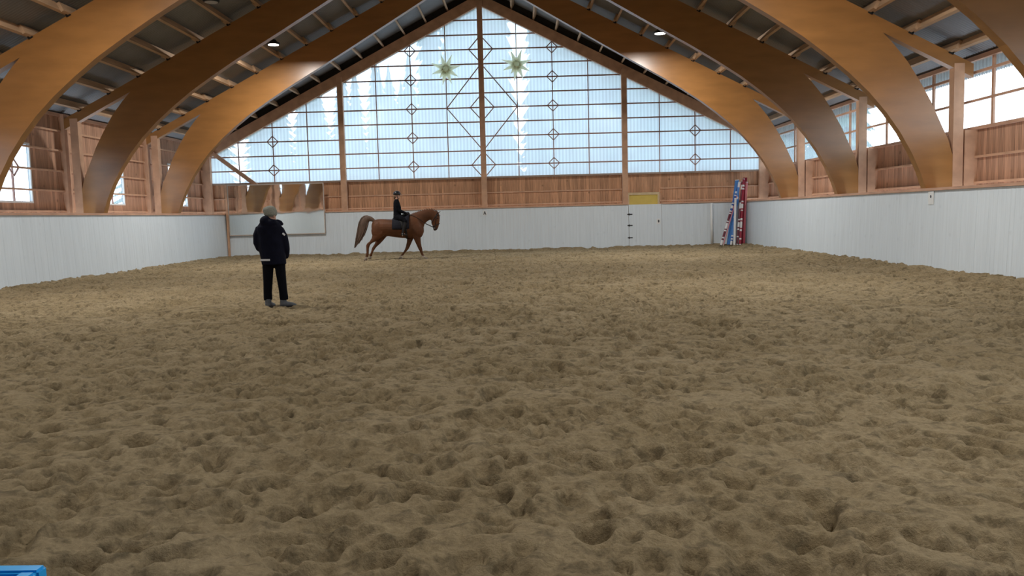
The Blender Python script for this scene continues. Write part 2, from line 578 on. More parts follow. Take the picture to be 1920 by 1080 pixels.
DOOR_X = (4.36, 5.74)
def kick_boards(bm, fixed, sgn, a0, a1, along, skip=None, step=0.145):
    """Vertical painted boards leaning a little outwards; face at 'fixed', outward = sgn."""
    n = int(round((a1 - a0) / step))
    w = (a1 - a0) / n
    for i in range(n):
        p, q = a0 + i * w + 0.001, a0 + (i + 1) * w - 0.001
        if skip and q > skip[0] and p < skip[1]:
            continue
        d = random.uniform(-0.001, 0.001)
        f0, f1 = fixed + d - sgn * 0.02, fixed + sgn * 0.05 + d   # foot, head
        t = sgn * 0.04
        if along == 'y':
            pts = [(f0, -0.15), (f0 + t, -0.15), (f1 + t, KH), (f1, KH)]
            bm_prism(bm, pts, 'y', p, q)
        else:
            pts = [(f0, -0.15), (f0 + t, -0.15), (f1 + t, KH), (f1, KH)]
            bm_prism(bm, pts, 'x', p, q)
def kick_wall(side):
    p = wall[side]
    bm = B()
    if side in ('left', 'right'):
        s = -1 if side == 'left' else 1
        kick_boards(bm, XC + s * UK, s, Y_REAR, KB + 0.05, 'y')
    elif side == 'back':
        kick_boards(bm, KB, 1, XC - UK - 0.05, DOOR_X[0], 'x')
        kick_boards(bm, KB, 1, DOOR_X[1], XC + UK + 0.05, 'x')
    else:
        kick_boards(bm, Y_REAR, -1, XC - UK - 0.05, XC + UK + 0.05, 'x')
    o = obj('kick_boards', bm, 'white_boards', p)
    tag(o, 'white painted vertical kick boards', kind='stuff')
for s in wall: kick_wall(s)
# backing right behind the boards so that no light leaks through the joints
for side, box in (('left', (XC - UK - 0.16, XC - UK - 0.10, Y_REAR, KB + .1)), ('right', (XC + UK + 0.10, XC + UK + 0.16, Y_REAR, KB + .1)),
                  ('back', (XC - UK - .1, XC + UK + .1, KB + 0.10, KB + 0.16)), ('front', (XC - UK - .1, XC + UK + .1, Y_REAR - 0.16, Y_REAR - 0.10))):
    bm = B(); bm_box(bm, *box, -0.2, KH - 0.01)
    obj('board_backing', bm, 'timber', wall[side])
# wooden cap rails
for s, side in ((-1, 'left'), (1, 'right')):
    bm = B()
    x = XC + s * (UK + 0.05)
    bm_box(bm, min(x - s * 0.045, x + s * 0.22), max(x - s * 0.045, x + s * 0.22), Y_REAR, KB, KH, KH + 0.06)
    obj('cap_rail', bm, 'cap_wood', wall[side])
for a, b in ((XC - UK, DOOR_X[0]), (DOOR_X[1], XC + UK)):
    bm = B(); bm_box(bm, a, b, KB + 0.0, KB + 0.26, KH, KH + 0.06)
    obj('cap_rail', bm, 'cap_wood', wall['back'])

def cladding(bm, along, fixed, a0, a1, z0, z1, sgn, holes=(), step=0.118):
    """Tongue-and-groove boards; holes = [(a0, a1, z0, z1)] left open for windows."""
    n = int(round((a1 - a0) / step))
    w = (a1 - a0) / n
    for i in range(n):
        p, q = a0 + i * w + 0.002, a0 + (i + 1) * w - 0.002
        spans = [(z0, z1)]
        for h in holes:
            if q > h[0] and p < h[1]:
                spans = [(z0, h[2]), (h[3], z1)]
        d = random.uniform(0, 0.006)
        for s0, s1 in spans:
            if s1 - s0 < 0.02: continue
            lo, hi = sorted((fixed + sgn * d, fixed + sgn * 0.035))
            if along == 'y':
                bm_box(bm, lo, hi, p, q, s0, s1)
            else:
                bm_box(bm, p, q, lo, hi, s0, s1)
EAVE = 4.74
GC = G + 0.18          # gable cladding face
# back wall below the window
bm = B(); cladding(bm, 'x', GC, XC - UW, XC + UW, KH - 0.1, 3.04, 1, holes=[(4.42, 5.76, KH - .1, 2.26)])
tag(obj('cladding_boards', bm, 'cladding_wood', wall['back']), 'reddish vertical pine boards', kind='stuff')
bm = B(); bm_box(bm, XC - UW, 4.42, GC + 0.036, GC + 0.07, KH - .1, 3.04)
bm_box(bm, 5.76, XC + UW, GC + 0.036, GC + 0.07, KH - .1, 3.04)
bm_box(bm, 4.42, 5.76, GC + 0.036, GC + 0.07, 2.26, 3.04)
obj('cladding_backing', bm, 'timber', wall['back'])
for a, b, z in ((XC - 11.6, 4.40, 2.43), (5.78, XC + 11.6, 2.43), (XC - 11.6, 4.40, 1.90), (5.78, XC + 11.6, 1.90)):
    bm = B(); bm_box(bm, a, b, GC - 0.07, GC, z - 0.025, z + 0.025)
    obj('girt', bm, 'timber', wall['back'])
bm = B(); bm_box(bm, XC - 11.75, XC + 11.75, G - 0.05, GC + 0.08, 3.035, 3.10)
obj('window_sill', bm, 'sill_wood', wall['back'])

# left wall: boards to the eaves, one window per bay, girts
LEFT_WIN = [(yf + 1.95, yf + 3.6) for yf in FRAMES] + [(yf + 1.95 - BAY * 4, yf + 3.6 - BAY * 4) for yf in FRAMES]
LWZ = (2.17, 3.72)
xl = XC - UW
bm = B(); cladding(bm, 'y', xl, Y_REAR, GC, KH - 0.1, EAVE, -1, holes=[(a, b, *LWZ) for a, b in LEFT_WIN])
tag(obj('cladding_boards', bm, 'cladding_pale', wall['left']), 'vertical pine boards up to the eaves', kind='stuff')
bm = B()
edges = sorted([Y_REAR, GC] + [e for w in LEFT_WIN for e in w])
for a, b in zip(edges, edges[1:]):
    if any(abs(a - w[0]) < 1e-6 for w in LEFT_WIN):
        bm_box(bm, xl - 0.07, xl - 0.036, a, b, KH - .1, LWZ[0]); bm_box(bm, xl - 0.07, xl - 0.036, a, b, LWZ[1], EAVE)
    else:
        bm_box(bm, xl - 0.07, xl - 0.036, a, b, KH - .1, EAVE)
obj('cladding_backing', bm, 'timber', wall['left'])
for z in (4.24, 3.67, 3.07, 2.49, 1.90):
    bm = B(); bm_box(bm, xl, xl + 0.07, 2.0, GC, z - 0.024, z + 0.024)
    obj('girt', bm, 'timber', wall['left'])
for yf in FRAMES:
    bm = B(); bm_box(bm, xl, xl + 0.16, yf - 0.12, yf + 0.12, KH, EAVE)
    obj('wall_stud', bm, 'timber', wall['left'])
# right wall: boards below, window band above
xr = XC + UW
RWZ = (3.18, 4.66)
bm = B(); cladding(bm, 'y', xr, Y_REAR, GC, KH - 0.1, 3.13, 1)
tag(obj('cladding_boards', bm, 'cladding_pale', wall['right']), 'vertical pine boards below the window band', kind='stuff')
bm = B(); bm_box(bm, xr + 0.036, xr + 0.07, Y_REAR, GC, KH - .1, 3.13)
obj('cladding_backing', bm, 'timber', wall['right'])
for z in (2.50, 1.92):
    bm = B(); bm_box(bm, xr - 0.07, xr, 2.0, GC, z - 0.024, z + 0.024)
    obj('girt', bm, 'timber', wall['right'])
for yf in FRAMES:
    bm = B(); bm_box(bm, XC + 11.66, xr, yf - 0.10, yf + 0.10, KH, 3.11)
    obj('wall_stud', bm, 'timber', wall['right'])
bm = B(); bm_box(bm, xr - 0.08, xr + 0.06, Y_REAR, GC, 3.11, RWZ[0])
obj('window_sill', bm, 'cap_wood', wall['right'])
for s, side in ((-1, 'left'), (1, 'right')):
    bm = B(); x = XC + s * UW
    bm_box(bm, x - 0.07, x + 0.05, Y_REAR, GC, EAVE - 0.08, EAVE + 0.02)
    obj('eave_plate', bm, 'cap_wood', wall[side])

# gable posts, corner brace, gable rafters
for k, u in enumerate((-11.62, -5.91, 0, 5.91, 11.62)):
    bm = B()
    top = roof_z(abs(u)) - 0.25
    bm_box(bm, XC + u - 0.11, XC + u + 0.11, G - 0.24, G - 0.02, KH + 0.06, top)
    obj('gable_post', bm, 'timber', wall['back'])
for s in (-1, 1):
    bm = B(); a, b = sorted((XC + s * 11.74, XC + s * (UW + 0.08)))
    bm_box(bm, a, b, G - 0.10, G + 0.10, KH, roof_z(12.0))
    obj('corner_board', bm, 'timber', wall['back'])
bm = B(); bm_beam(bm, (-13.0, 34.95, 4.36), (-11.22, 34.95, 2.98), 0.12, 0.16, up=(0, 0, 1))
obj('brace', bm, 'timber', wall['back'])
for s in (-1, 1):
    bm = B()
    zt = lambda u: roof_z(u) - 0.06
    pts = [(XC, zt(0)), (XC + s * 12.2, zt(12.2)), (XC + s * 12.2, zt(12.2) - 0.46), (XC, zt(0) - 0.46)]
    bm_prism(bm, pts, 'y', G - 0.13, G + 0.12)
    obj('gable_rafter', bm, 'timber', wall['back'])
    bm = B()
    pts = [(XC, zt(0) + 0.36), (XC + s * 12.3, zt(12.3) + 0.36), (XC + s * 12.3, zt(12.3)), (XC, zt(0))]
    bm_prism(bm, pts, 'y', G + 0.02, G + 0.12)
    obj('gable_closing_board', bm, 'dark_board', wall['back'])

# ------------------------------------------------------------------ roof: corrugated sheets and purlins
roof = tag(empty('ceiling'), 'pitched corrugated metal roof on timber purlins', kind='structure')
def corrugated(s):
    y0, y1 = Y_REAR - 0.6, G + 0.9
    pitch = 0.10
    n = int((y1 - y0) / pitch * 4)
    ys = np.linspace(y0, y1, n + 1)
    off = 0.018 * np.sin(2 * np.pi * ys / pitch)
    us = (0.0, 12.55)
    co, fc = [], []
    for t in (0.0, 0.012):
        for u in us:
            for y, d in zip(ys, off):
                co.append((XC + s * u, y, roof_z(u) + 0.275 + d + t))
    m = n + 1
    for i in range(n):
        fc.append((i, i + 1, m + i + 1, m + i))
        fc.append((2 * m + i, 3 * m + i, 3 * m + i + 1, 2 * m + i + 1))
    me = bpy.data.meshes.new('roof_sheet')
    me.from_pydata(co, [], fc)
    me.polygons.foreach_set('use_smooth', [True] * len(me.polygons))
    link('roof_sheet', me, 'roof_metal', roof)
for s in (-1, 1): corrugated(s)
purlin_us = [0.45 + 0.905 * k for k in range(13)]
pm = B(); bm_box(pm, -0.036, 0.036, -BAY / 2 - 0.42, BAY / 2 + 0.42, 0, 0.215)
purlin_me = bpy.data.meshes.new('purlin'); bm_me = pm; bmesh.ops.recalc_face_normals(pm, faces=pm.faces[:]); pm.to_mesh(purlin_me); pm.free()
purlin_me.materials.append(MATS['purlin_wood'])
bay_mid = [G - BAY * (k + 0.5) for k in range(5)]
for bi, ym in enumerate(bay_mid):
    for s in (-1, 1):
        for u in purlin_us:
            o = link('purlin', purlin_me, None, roof, (XC + s * (u + (0.040 if bi % 2 else -0.040)), ym, roof_z(u) + 0.012))
            o.rotation_euler = (0, s * math.atan(PITCH_T), 0)
            if bi == 0: o.scale = (1, 1.0, 1)
# hangers where the purlins cross the frames
hm = B(); bm_box(hm, -0.055, 0.055, -0.012, 0.012, 0.0, 0.10)
hang_me = bpy.data.meshes.new('purlin_bracket'); hm.to_mesh(hang_me); hm.free(); hang_me.materials.append(MATS['black_steel'])
for yf in FRAMES:
    for s in (-1, 1):
        for u in purlin_us:
            o = link('purlin_bracket', hang_me, None, roof, (XC + s * (u - 0.02), yf - 0.13, roof_z(u) - 0.03))
            o.rotation_euler = (0, s * math.atan(PITCH_T), 0)

# ------------------------------------------------------------------ glulam frames: curved beam + post + rafter tail
inner = [(10.80, 1.80), (10.66, 2.20), (10.47, 2.62), (10.20, 3.10), (9.88, 3.55), (9.50, 4.00), (9.05, 4.44), (8.55, 4.86),
         (8.00, 5.28), (7.30, 5.74), (6.60, 6.17), (5.50, 6.80), (4.40, 7.44), (3.0, 8.27), (1.7, 9.04), (0.0, 10.03)]
outer = [(9.45, roof_z(9.45)), (9.72, 5.38), (10.02, 5.06), (10.33, 4.68), (10.62, 4.22), (10.88, 3.76), (11.10, 3.28), (11.28, 2.90), (11.385, 2.55), (11.39, 1.80)]
def frame_meshes(s):
    T = 0.115
    bm = B()
    poly = [(s * u, z) for u, z in inner] + [(0.0, roof_z(0))] + [(s * u, z) for u, z in outer]
    bm_prism(bm, poly, 'y', -T, T)
    bmesh.ops.recalc_face_normals(bm, faces=bm.faces[:])
    m1 = bpy.data.meshes.new('curved_beam'); bm.to_mesh(m1); bm.free(); m1.materials.append(MATS['glulam'])
    bm = B(); bm_box(bm, min(s * 11.39, s * 11.62), max(s * 11.39, s * 11.62), -T + .005, T - .005, KH + .02, roof_z(11.5) - 0.14)
    bmesh.ops.recalc_face_normals(bm, faces=bm.faces[:])
    m2 = bpy.data.meshes.new('post'); bm.to_mesh(m2); bm.free(); m2.materials.append(MATS['timber'])
    bm = B()
    poly = [(s * 9.5, roof_z(9.5)), (s * 11.82, roof_z(11.82)), (s * 11.82, roof_z(11.82) - 0.30), (s * 9.5, roof_z(9.5) - 0.30)]
    bm_prism(bm, poly, 'y', -T + .01, T - .01)
    bmesh.ops.recalc_face_normals(bm, faces=bm.faces[:])
    m3 = bpy.data.meshes.new('rafter_tail'); bm.to_mesh(m3); bm.free(); m3.materials.append(MATS['glulam'])
    return m1, m2, m3
arch_words = {0: 'arch nearest the gable window', 1: 'arch, second from the gable window',
              2: 'arch, third from the gable window', 3: 'arch, fourth from the gable window'}
for s, side in ((-1, 'left'), (1, 'right')):
    ms = frame_meshes(s)
    for k, yf in enumerate(FRAMES):
        e = empty('timber_arch', (XC, yf, 0))
        tag(e, f'curved glulam timber {arch_words[k]}, along the {side} wall', 'arch', 'glulam arches carrying the roof')
        for nm, me in zip(('curved_beam', 'post', 'rafter_tail'), ms):
            link(nm, me, None, e)

# ------------------------------------------------------------------ gable window
COLW = 11.82 / 8
ROWS = [3.588 + 0.596 * k for k in range(12)]
def gable_low(u): return roof_z(u) - 0.52 - 0.02
win = tag(empty('window_1'), 'huge gable window of clear ribbed panes with diamond lattice', kind='structure')
YP = G + 0.02
def clip_poly(poly, f):
    """keep the part of poly where f(p) >= 0"""
    out = []
    for a, b in zip(poly, poly[1:] + poly[:1]):
        fa, fb = f(a), f(b)
        if fa >= 0: out.append(a)
        if (fa >= 0) != (fb >= 0):
            t = fa / (fa - fb)
            out.append((a[0] + (b[0] - a[0]) * t, a[1] + (b[1] - a[1]) * t))
    return out
zs = [3.10] + ROWS
for c in range(16):
    ua, ub = (c - 8) * COLW, (c - 7) * COLW
    for r in range(len(zs) - 1):
        poly = [(ua, zs[r]), (ub, zs[r]), (ub, zs[r + 1]), (ua, zs[r + 1])]
        poly = clip_poly(poly, lambda p: gable_low(abs(p[0])) + 0.1 - p[1])
        if len(poly) < 3: continue
        if max(p[1] for p in poly) - min(p[1] for p in poly) < 0.03: continue
        bm = B(); bm.faces.new([bm.verts.new((XC + p[0], YP, p[1])) for p in poly])
        obj('pane', bm, 'ribbed_pane_x', win)
for z in ROWS:
    um = min(11.6, (ROOF_TOP - 0.52 - z) / PITCH_T)
    if um < 0.25: continue
    bm = B(); bm_box(bm, XC - um, XC + um, YP - 0.05, YP - 0.005, z - 0.026, z + 0.026)
    obj('rail', bm, 'mullion_wood', win)
for c in range(-7, 8):
    if c % 4 == 0: continue
    u = c * COLW
    bm = B(); bm_box(bm, XC + u - 0.019, XC + u + 0.019, YP - 0.045, YP - 0.007, 3.10, gable_low(abs(u)) + 0.03)
    obj('mullion', bm, 'mullion_wood', win)
def diamond(u, z, a, h, w=0.036):
    bm = B()
    P = [(XC + u, YP - 0.06, z + h), (XC + u + a, YP - 0.06, z), (XC + u, YP - 0.06, z - h), (XC + u - a, YP - 0.06, z)]
    for i in range(4):
        bm_beam(bm, P[i], P[(i + 1) % 4], 0.03, w, up=(0.3, 0, 1) if i % 2 else (-0.3, 0, 1))
    obj('diamond', bm, 'mullion_wood', win)
for s in (-1, 1):
    for k in (0, 2, 4, 6, 8): diamond(s * 2 * COLW, ROWS[k], 0.235, 0.235)
    for k in (0, 2): diamond(s * 6 * COLW, ROWS[k], 0.235, 0.235)
diamond(0, ROWS[4], COLW, 3 * 0.596, 0.04)
for k in (0, 4, 8): diamond(0, ROWS[k], 0.50, 0.56, 0.04)

# ------------------------------------------------------------------ side windows
wno = 2
def right_window(y0, y1, detailed):
    global wno
    w = tag(empty('window_%d' % wno), kind='structure'); wno += 1
    w['label'] = 'window band of ribbed panes high in right wall between posts'
    ms = [G - 0.70 - 2.65 * k for k in range(20)]
    yy = sorted([y0, y1] + [m for m in ms if y0 + 0.2 < m < y1 - 0.2])
    zz = (RWZ[0], 3.775, 4.40, RWZ[1])
    for a, b in zip(yy, yy[1:]):
        for c, d in zip(zz, zz[1:]):
            bm = B(); bm.faces.new([bm.verts.new((xr + 0.02, *p)) for p in ((a, c), (b, c), (b, d), (a, d))])
            obj('pane', bm, 'ribbed_pane_y', w)
    if detailed:
        for m in yy[1:-1]:
            bm = B(); bm_box(bm, xr - 0.03, xr + 0.015, m - 0.04, m + 0.04, RWZ[0], RWZ[1])
            obj('mullion', bm, 'cap_wood', w)
        for z, hh in ((3.775, 0.025), (4.40, 0.03)):
            bm = B(); bm_box(bm, xr - 0.045, xr + 0.012, y0, y1, z - hh, z + hh)
            obj('rail', bm, 'cap_wood', w)
for k in range(4): right_window(FRAMES[k], FRAMES[k - 1] if k else G - 0.15, True)
right_window(Y_REAR, FRAMES[3], True)
for (a, b) in LEFT_WIN:
    w = tag(empty('window_%d' % wno), kind='structure'); wno += 1
    w['label'] = 'window with a diamond in its bars in left wall'
    m = (a + b) / 2
    for p, q in ((a, m), (m, b)):
        for c, d in ((LWZ[0], 2.49), (2.49, 3.07), (3.07, 3.67), (3.67, LWZ[1])):
            bm = B(); bm.faces.new([bm.verts.new((xl - 0.025, *t)) for t in ((p, c), (q, c), (q, d), (p, d))])
            obj('pane', bm, 'ribbed_pane_y', w)
    bm = B(); bm_box(bm, xl - 0.015, xl + 0.03, m - 0.022, m + 0.022, LWZ[0], LWZ[1])
    obj('mullion', bm, 'mullion_wood', w)
    bm = B()
    P = [(xl + 0.05, m, 3.07 + .24), (xl + 0.05, m + .24, 3.07), (xl + 0.05, m, 3.07 - .24), (xl + 0.05, m - .24, 3.07)]
    for i in range(4): bm_beam(bm, P[i], P[(i + 1) % 4], 0.03, 0.035)
    obj('diamond', bm, 'mullion_wood', w)
    bm = B()
    for bx_ in ((a - .05, a, LWZ[0] - .05, LWZ[1] + .05), (b, b + .05, LWZ[0] - .05, LWZ[1] + .05), (a, b, LWZ[0] - .05, LWZ[0]), (a, b, LWZ[1], LWZ[1] + .05)):
        bm_box(bm, xl - 0.07, xl + 0.012, *bx_)
    obj('window_frame', bm, 'white_plastic', w)
# the boarded gable behind the viewer
bm = B()
poly = [(XC - 12.1, KH - .1), (XC + 12.1, KH - .1), (XC + 12.1, roof_z(12.1)), (XC, roof_z(0)), (XC - 12.1, roof_z(12.1))]
bm_prism(bm, poly, 'y', Y_REAR - 0.2, Y_REAR - 0.15)
obj('gable_boards', bm, 'cladding_pale', wall['front'])
bm = B()
for s in (-1, 1):
    pts = [(XC, roof_z(0) + .3), (XC + s * 12.2, roof_z(12.2) + .3), (XC + s * 12.2, roof_z(12.2) - 0.5), (XC, roof_z(0) - 0.5)]
    bm_prism(bm, pts, 'y', Y_REAR - 0.3, Y_REAR - 0.1)
obj('gable_rafter', bm, 'timber', wall['front'])

# sampling aid: sky portals in the real window openings
def portal(name, loc, rot, sx, sy):
    L = bpy.data.lights.new(name, 'AREA')
    L.shape = 'RECTANGLE'; L.size = sx; L.size_y = sy
    L.cycles.is_portal = True
    o = bpy.data.objects.new(name, L); COL.objects.link(o)
    o.location = loc; o.rotation_euler = rot
portal('sky_portal', (XC, G + 0.6, 6.6), (-math.pi / 2, 0, 0), 23.2, 7.2)
portal('sky_portal', (xr + 0.3, (Y_REAR + G) / 2, 4.0), (0, math.pi / 2, 0), 1.7, G - Y_REAR)

# ------------------------------------------------------------------ door in the end kick wall, hatch above it
door = tag(empty('door_1', (0, 0, 0)), 'white boarded door in the end kick wall below yellow hatch', kind='structure')
bm = B(); kick_boards(bm, KB, 1, DOOR_X[0] + 0.01, DOOR_X[1] - 0.01, 'x')
tag(obj('door_boards', bm, 'white_boards', door), kind='stuff')
bm = B(); bm_box(bm, DOOR_X[0], DOOR_X[1], KB + 0.10, KB + 0.14, -0.1, KH - 0.01)
obj('board_backing', bm, 'timber', door)
for z in (1.36, 0.90, 0.39):
    bm = B(); bm_box(bm, DOOR_X[0] - 0.05, DOOR_X[0] + 0.16, KB - 0.012 + 0.04 * z / KH, KB + 0.02 + 0.04 * z / KH, z - 0.022, z + 0.022)
    bm_tube(bm, [(DOOR_X[0] + 0.02, KB - 0.01 + 0.04 * z / KH, z - 0.045), (DOOR_X[0] + 0.02, KB - 0.01 + 0.04 * z / KH, z + 0.045)], 0.014, 8)
    obj('hinge', bm, 'black_steel', door)
hatch = tag(empty('wall_hatch', (5.09, GC, 1.70)), 'yellow painted hatch in pale wooden frame above the kick wall door', 'hatch')
bm = B(); bm_box(bm, -0.60, 0.60, 0.01, 0.04, 0.0, 0.47)
obj('panel', bm, 'yellow_panel', hatch)
for bx_ in ((-0.67, -0.60, 0, 0.57), (0.60, 0.67, 0, 0.57), (-0.60, 0.60, 0.47, 0.57)):
    bm = B(); bm_box(bm, bx_[0], bx_[1], -0.05, 0.05, bx_[2], bx_[3])
    obj('frame_bar', bm, 'pale_frame', hatch)

# ------------------------------------------------------------------ signs on the kick walls
def sign(name, label, loc, w, h, facing, mark):
    e = tag(empty(name, loc), label, 'sign')
    bm = B()
    if facing == 'y': bm_box(bm, -w / 2, w / 2, -0.008, 0, -h / 2, h / 2)
    else: bm_box(bm, -0.008, 0, -w / 2, w / 2, -h / 2, h / 2)
    obj('plate', bm, 'sign_white', e)
    bm = B()
    mark(bm)
    obj('letter', bm, 'sign_mark', e)
def mark_a(bm):
    y = -0.011
    bm_beam(bm, (-0.045, y, -0.07), (0.0, y, 0.07), 0.004, 0.028, up=(1, 0, 0))
    bm_beam(bm, (0.045, y, -0.07), (0.0, y, 0.07), 0.004, 0.028, up=(1, 0, 0))
    bm_beam(bm, (-0.03, y, -0.02), (0.03, y, -0.02), 0.004, 0.02)
sign('letter_sign', 'small white sign with grey letter A at middle of the end wall', (-1.61, KB + 0.035, 1.57), 0.17, 0.20, 'y', mark_a)
def mark_b(bm):
    pts = [(0.035 * math.cos(a), 0.06 * math.sin(a)) for a in np.linspace(0, 2 * math.pi, 10, endpoint=False)]
    bm_prism(bm, pts, 'y', -0.013, -0.009)
sign('notice_sign', 'small white notice with dark mark on the boards right of door', (5.60, KB + 0.015, 1.05), 0.16, 0.22, 'y', mark_b)
def mark_c(bm):
    pts = [(0.03 * math.cos(a), 0.03 + 0.035 * math.sin(a)) for a in np.linspace(0, 2 * math.pi, 10, endpoint=False)]
    bm_prism(bm, pts, 'x', -0.013, -0.009)
sign('marker_sign', 'white upright marker plate on the right kick wall', (XC + UK + 0.035, 18.87, 1.60), 0.24, 0.30, 'x', mark_c)

# ------------------------------------------------------------------ arena mirror on the end wall
mir = tag(empty('arena_mirror', (-10.27, 34.40, 0.92)), 'wide arena mirror with thin frame hung on the end wall', 'mirror')
mw, mh = 3.96, 2.04
bm = B(); bm_box(bm, -mw / 2, mw / 2, 0.0, 0.02, 0, mh)
obj('mirror_glass', bm, 'mirror_glass', mir)
bm = B(); bm_box(bm, -mw / 2 - 0.01, mw / 2 + 0.01, 0.021, 0.05, -0.01, mh + 0.01)
obj('backing_board', bm, 'timber', mir)
for x in (-mw / 2 - 0.03, mw / 2):
    bm = B(); bm_box(bm, x, x + 0.03, -0.012, 0.05, -0.03, mh + 0.03); obj('frame_bar', bm, 'mirror_frame', mir)
for z in (-0.035, mh):
    bm = B(); bm_box(bm, -mw / 2, mw / 2, -0.012, 0.05, z, z + 0.035); obj('frame_bar', bm, 'mirror_frame', mir)
mir.rotation_euler = (math.radians(0.5), 0, 0)
bm = B(); bm_box(bm, -12.37, -12.29, 34.36, 34.44, 0.0, 3.0)
tag(obj('mirror_post', bm, 'timber'), 'thin wooden post at the left edge of arena mirror', 'post')

# ------------------------------------------------------------------ white pipe and jump poles in the corner
bm = B(); bm_tube(bm, [(7.78, KB - 0.10, 0.05), (7.77, KB - 0.05, 1.74)], 0.052, 14)
tag(obj('plastic_pipe', bm, 'white_plastic', smooth=True), 'white plastic pipe standing against the end kick wall', 'pipe')
WH, RD, DR, BL, LB, PK = (0.72, 0.72, 0.72), (0.30, 0.012, 0.035), (0.13, 0.012, 0.03), (0.03, 0.10, 0.36), (0.07, 0.22, 0.55), (0.62, 0.22, 0.24)
stripe_mat('pole_navy', [(0, WH), (.2, DR), (.27, WH), (.33, DR), (.58, WH), (.65, DR), (.70, WH), (.95, DR), (1.0, WH), (1.05, DR), (1.35, WH), (1.4, DR), (1.45, WH), (1.5, BL), (1.6, WH), (1.72, BL), (1.8, WH), (1.85, BL), (2.15, WH), (2.2, BL), (2.26, WH), (2.34, BL)])
stripe_mat('pole_blue', [(0, WH), (.14, BL), (.2, WH), (.26, BL), (.32, WH), (.38, LB), (1.1, WH), (1.2, LB), (1.9, WH), (2.0, LB), (2.4, WH)])
stripe_mat('pole_red', [(0, RD), (.2, WH), (.26, RD), (.55, WH), (.62, RD), (.68, WH), (.95, RD), (1.0, WH), (1.08, RD), (1.4, WH), (1.45, RD), (1.5, WH), (1.7, RD), (1.76, WH), (1.82, RD), (2.3, WH), (2.36, RD), (2.42, WH), (2.5, RD)])
stripe_mat('pole_maroon', [(0, DR), (.3, WH), (.35, DR), (.6, WH), (.66, DR), (.72, WH), (.92, DR), (1.0, WH), (1.06, DR), (1.5, WH), (1.75, DR), (2.3, WH), (2.5, DR)])
simple('pole_white', WH, rough=0.45, var=0.04)
simple('pole_pink', PK, rough=0.45, var=0.06)
simple('plank_red', RD, rough=0.4, var=0.1, scale=3)
simple('plank_blue', LB, rough=0.45, var=0.08, scale=3)
def leaning(e, a, b):
    """place e at a with its local Z pointing to b"""
    a, b = Vector(a), Vector(b)
    e.location = a
    e.rotation_mode = 'QUATERNION'
    e.rotation_quaternion = (b - a).to_track_quat('Z', 'Y')
    return (b - a).length
def pole(name, label, pb, yb, pt, yt, r, mat):
    a = on_y(*pb, yb); a.z = max(0.03, ground_z(a.x, a.y)); b = on_y(*pt, yt)
    L = (b - a).length
    e = tag(empty(name), label, 'pole', 'jump poles stacked in the corner')
    leaning(e, a, b)
    bm = B(); bm_tube(bm, [(0, 0, t * L / 6) for t in range(7)], r, 12)
    obj('shaft', bm, mat, e, smooth=False)
    for z in (0.0, L):
        bm = B(); bm_tube(bm, [(0, 0, z - 0.012), (0, 0, z + 0.012)], r * 1.06, 12)
        obj('end_cap', bm, 'pole_white', e)
pole('jump_pole', 'leftmost leaning jump pole with maroon, white and blue bands', (1352, 458), 33.75, (1386, 342), 34.42, 0.048, 'pole_navy')
pole('jump_pole', 'thin pale pink pole leaning beside the leftmost banded pole', (1356.5, 458), 33.70, (1389, 342), 34.36, 0.020, 'pole_pink')
pole('jump_pole', 'blue jump pole with white bands in the corner stack', (1371, 459), 33.85, (1386, 343), 34.34, 0.046, 'pole_blue')
pole('jump_pole', 'plain white jump pole in middle of the corner stack', (1377, 460), 33.62, (1379, 372), 34.05, 0.046, 'pole_white')
pole('jump_pole', 'maroon jump pole with narrow white bands in the corner stack', (1382, 460), 33.80, (1392, 340), 34.38, 0.046, 'pole_maroon')
pole('jump_pole', 'bright red and white banded jump pole beside the red plank', (1387.5, 460), 33.72, (1394.5, 336), 34.36, 0.048, 'pole_red')
pole('jump_pole', 'short pink jump pole at right edge of the corner stack', (1394, 460), 33.95, (1400, 342), 34.40, 0.046, 'pole_pink')
def plank(name, label, pb, yb, pt, yt, w, mat, wavy):
    a = on_y(*pb, yb); a.z = max(0.03, ground_z(a.x, a.y)); b = on_y(*pt, yt)
    L = (b - a).length
    e = tag(empty(name), label, 'plank', 'jump planks stacked in the corner')
    leaning(e, a, b)
    zs_ = np.linspace(0, L, 25)
    rt = [(w / 2, z) for z in zs_]
    lf = [(-w / 2 - (wavy * (1 + math.sin(z * 4.2)) / 2), z) for z in zs_]
    bm = B(); bm_prism(bm, rt + lf[::-1], 'y', -0.014, 0.014)
    # track quat: local X across the wall, Y along the view
    obj('board', bm, mat, e)
    bm = B(); bm_box(bm, -w / 2, w / 2, -0.02, 0.02, L - 0.012, L + 0.02)
    obj('end_cap', bm, 'pole_white' if wavy else mat, e)
    return e
plank('jump_plank', 'blue jump plank with wavy edge behind the banded poles', (1366, 458), 33.95, (1382, 338), 34.47, 0.16, 'plank_blue', 0.12)
plank('jump_plank', 'solid red jump plank standing in the corner stack', (1393, 460), 33.90, (1397, 334), 34.45, 0.17, 'plank_red', 0.0)

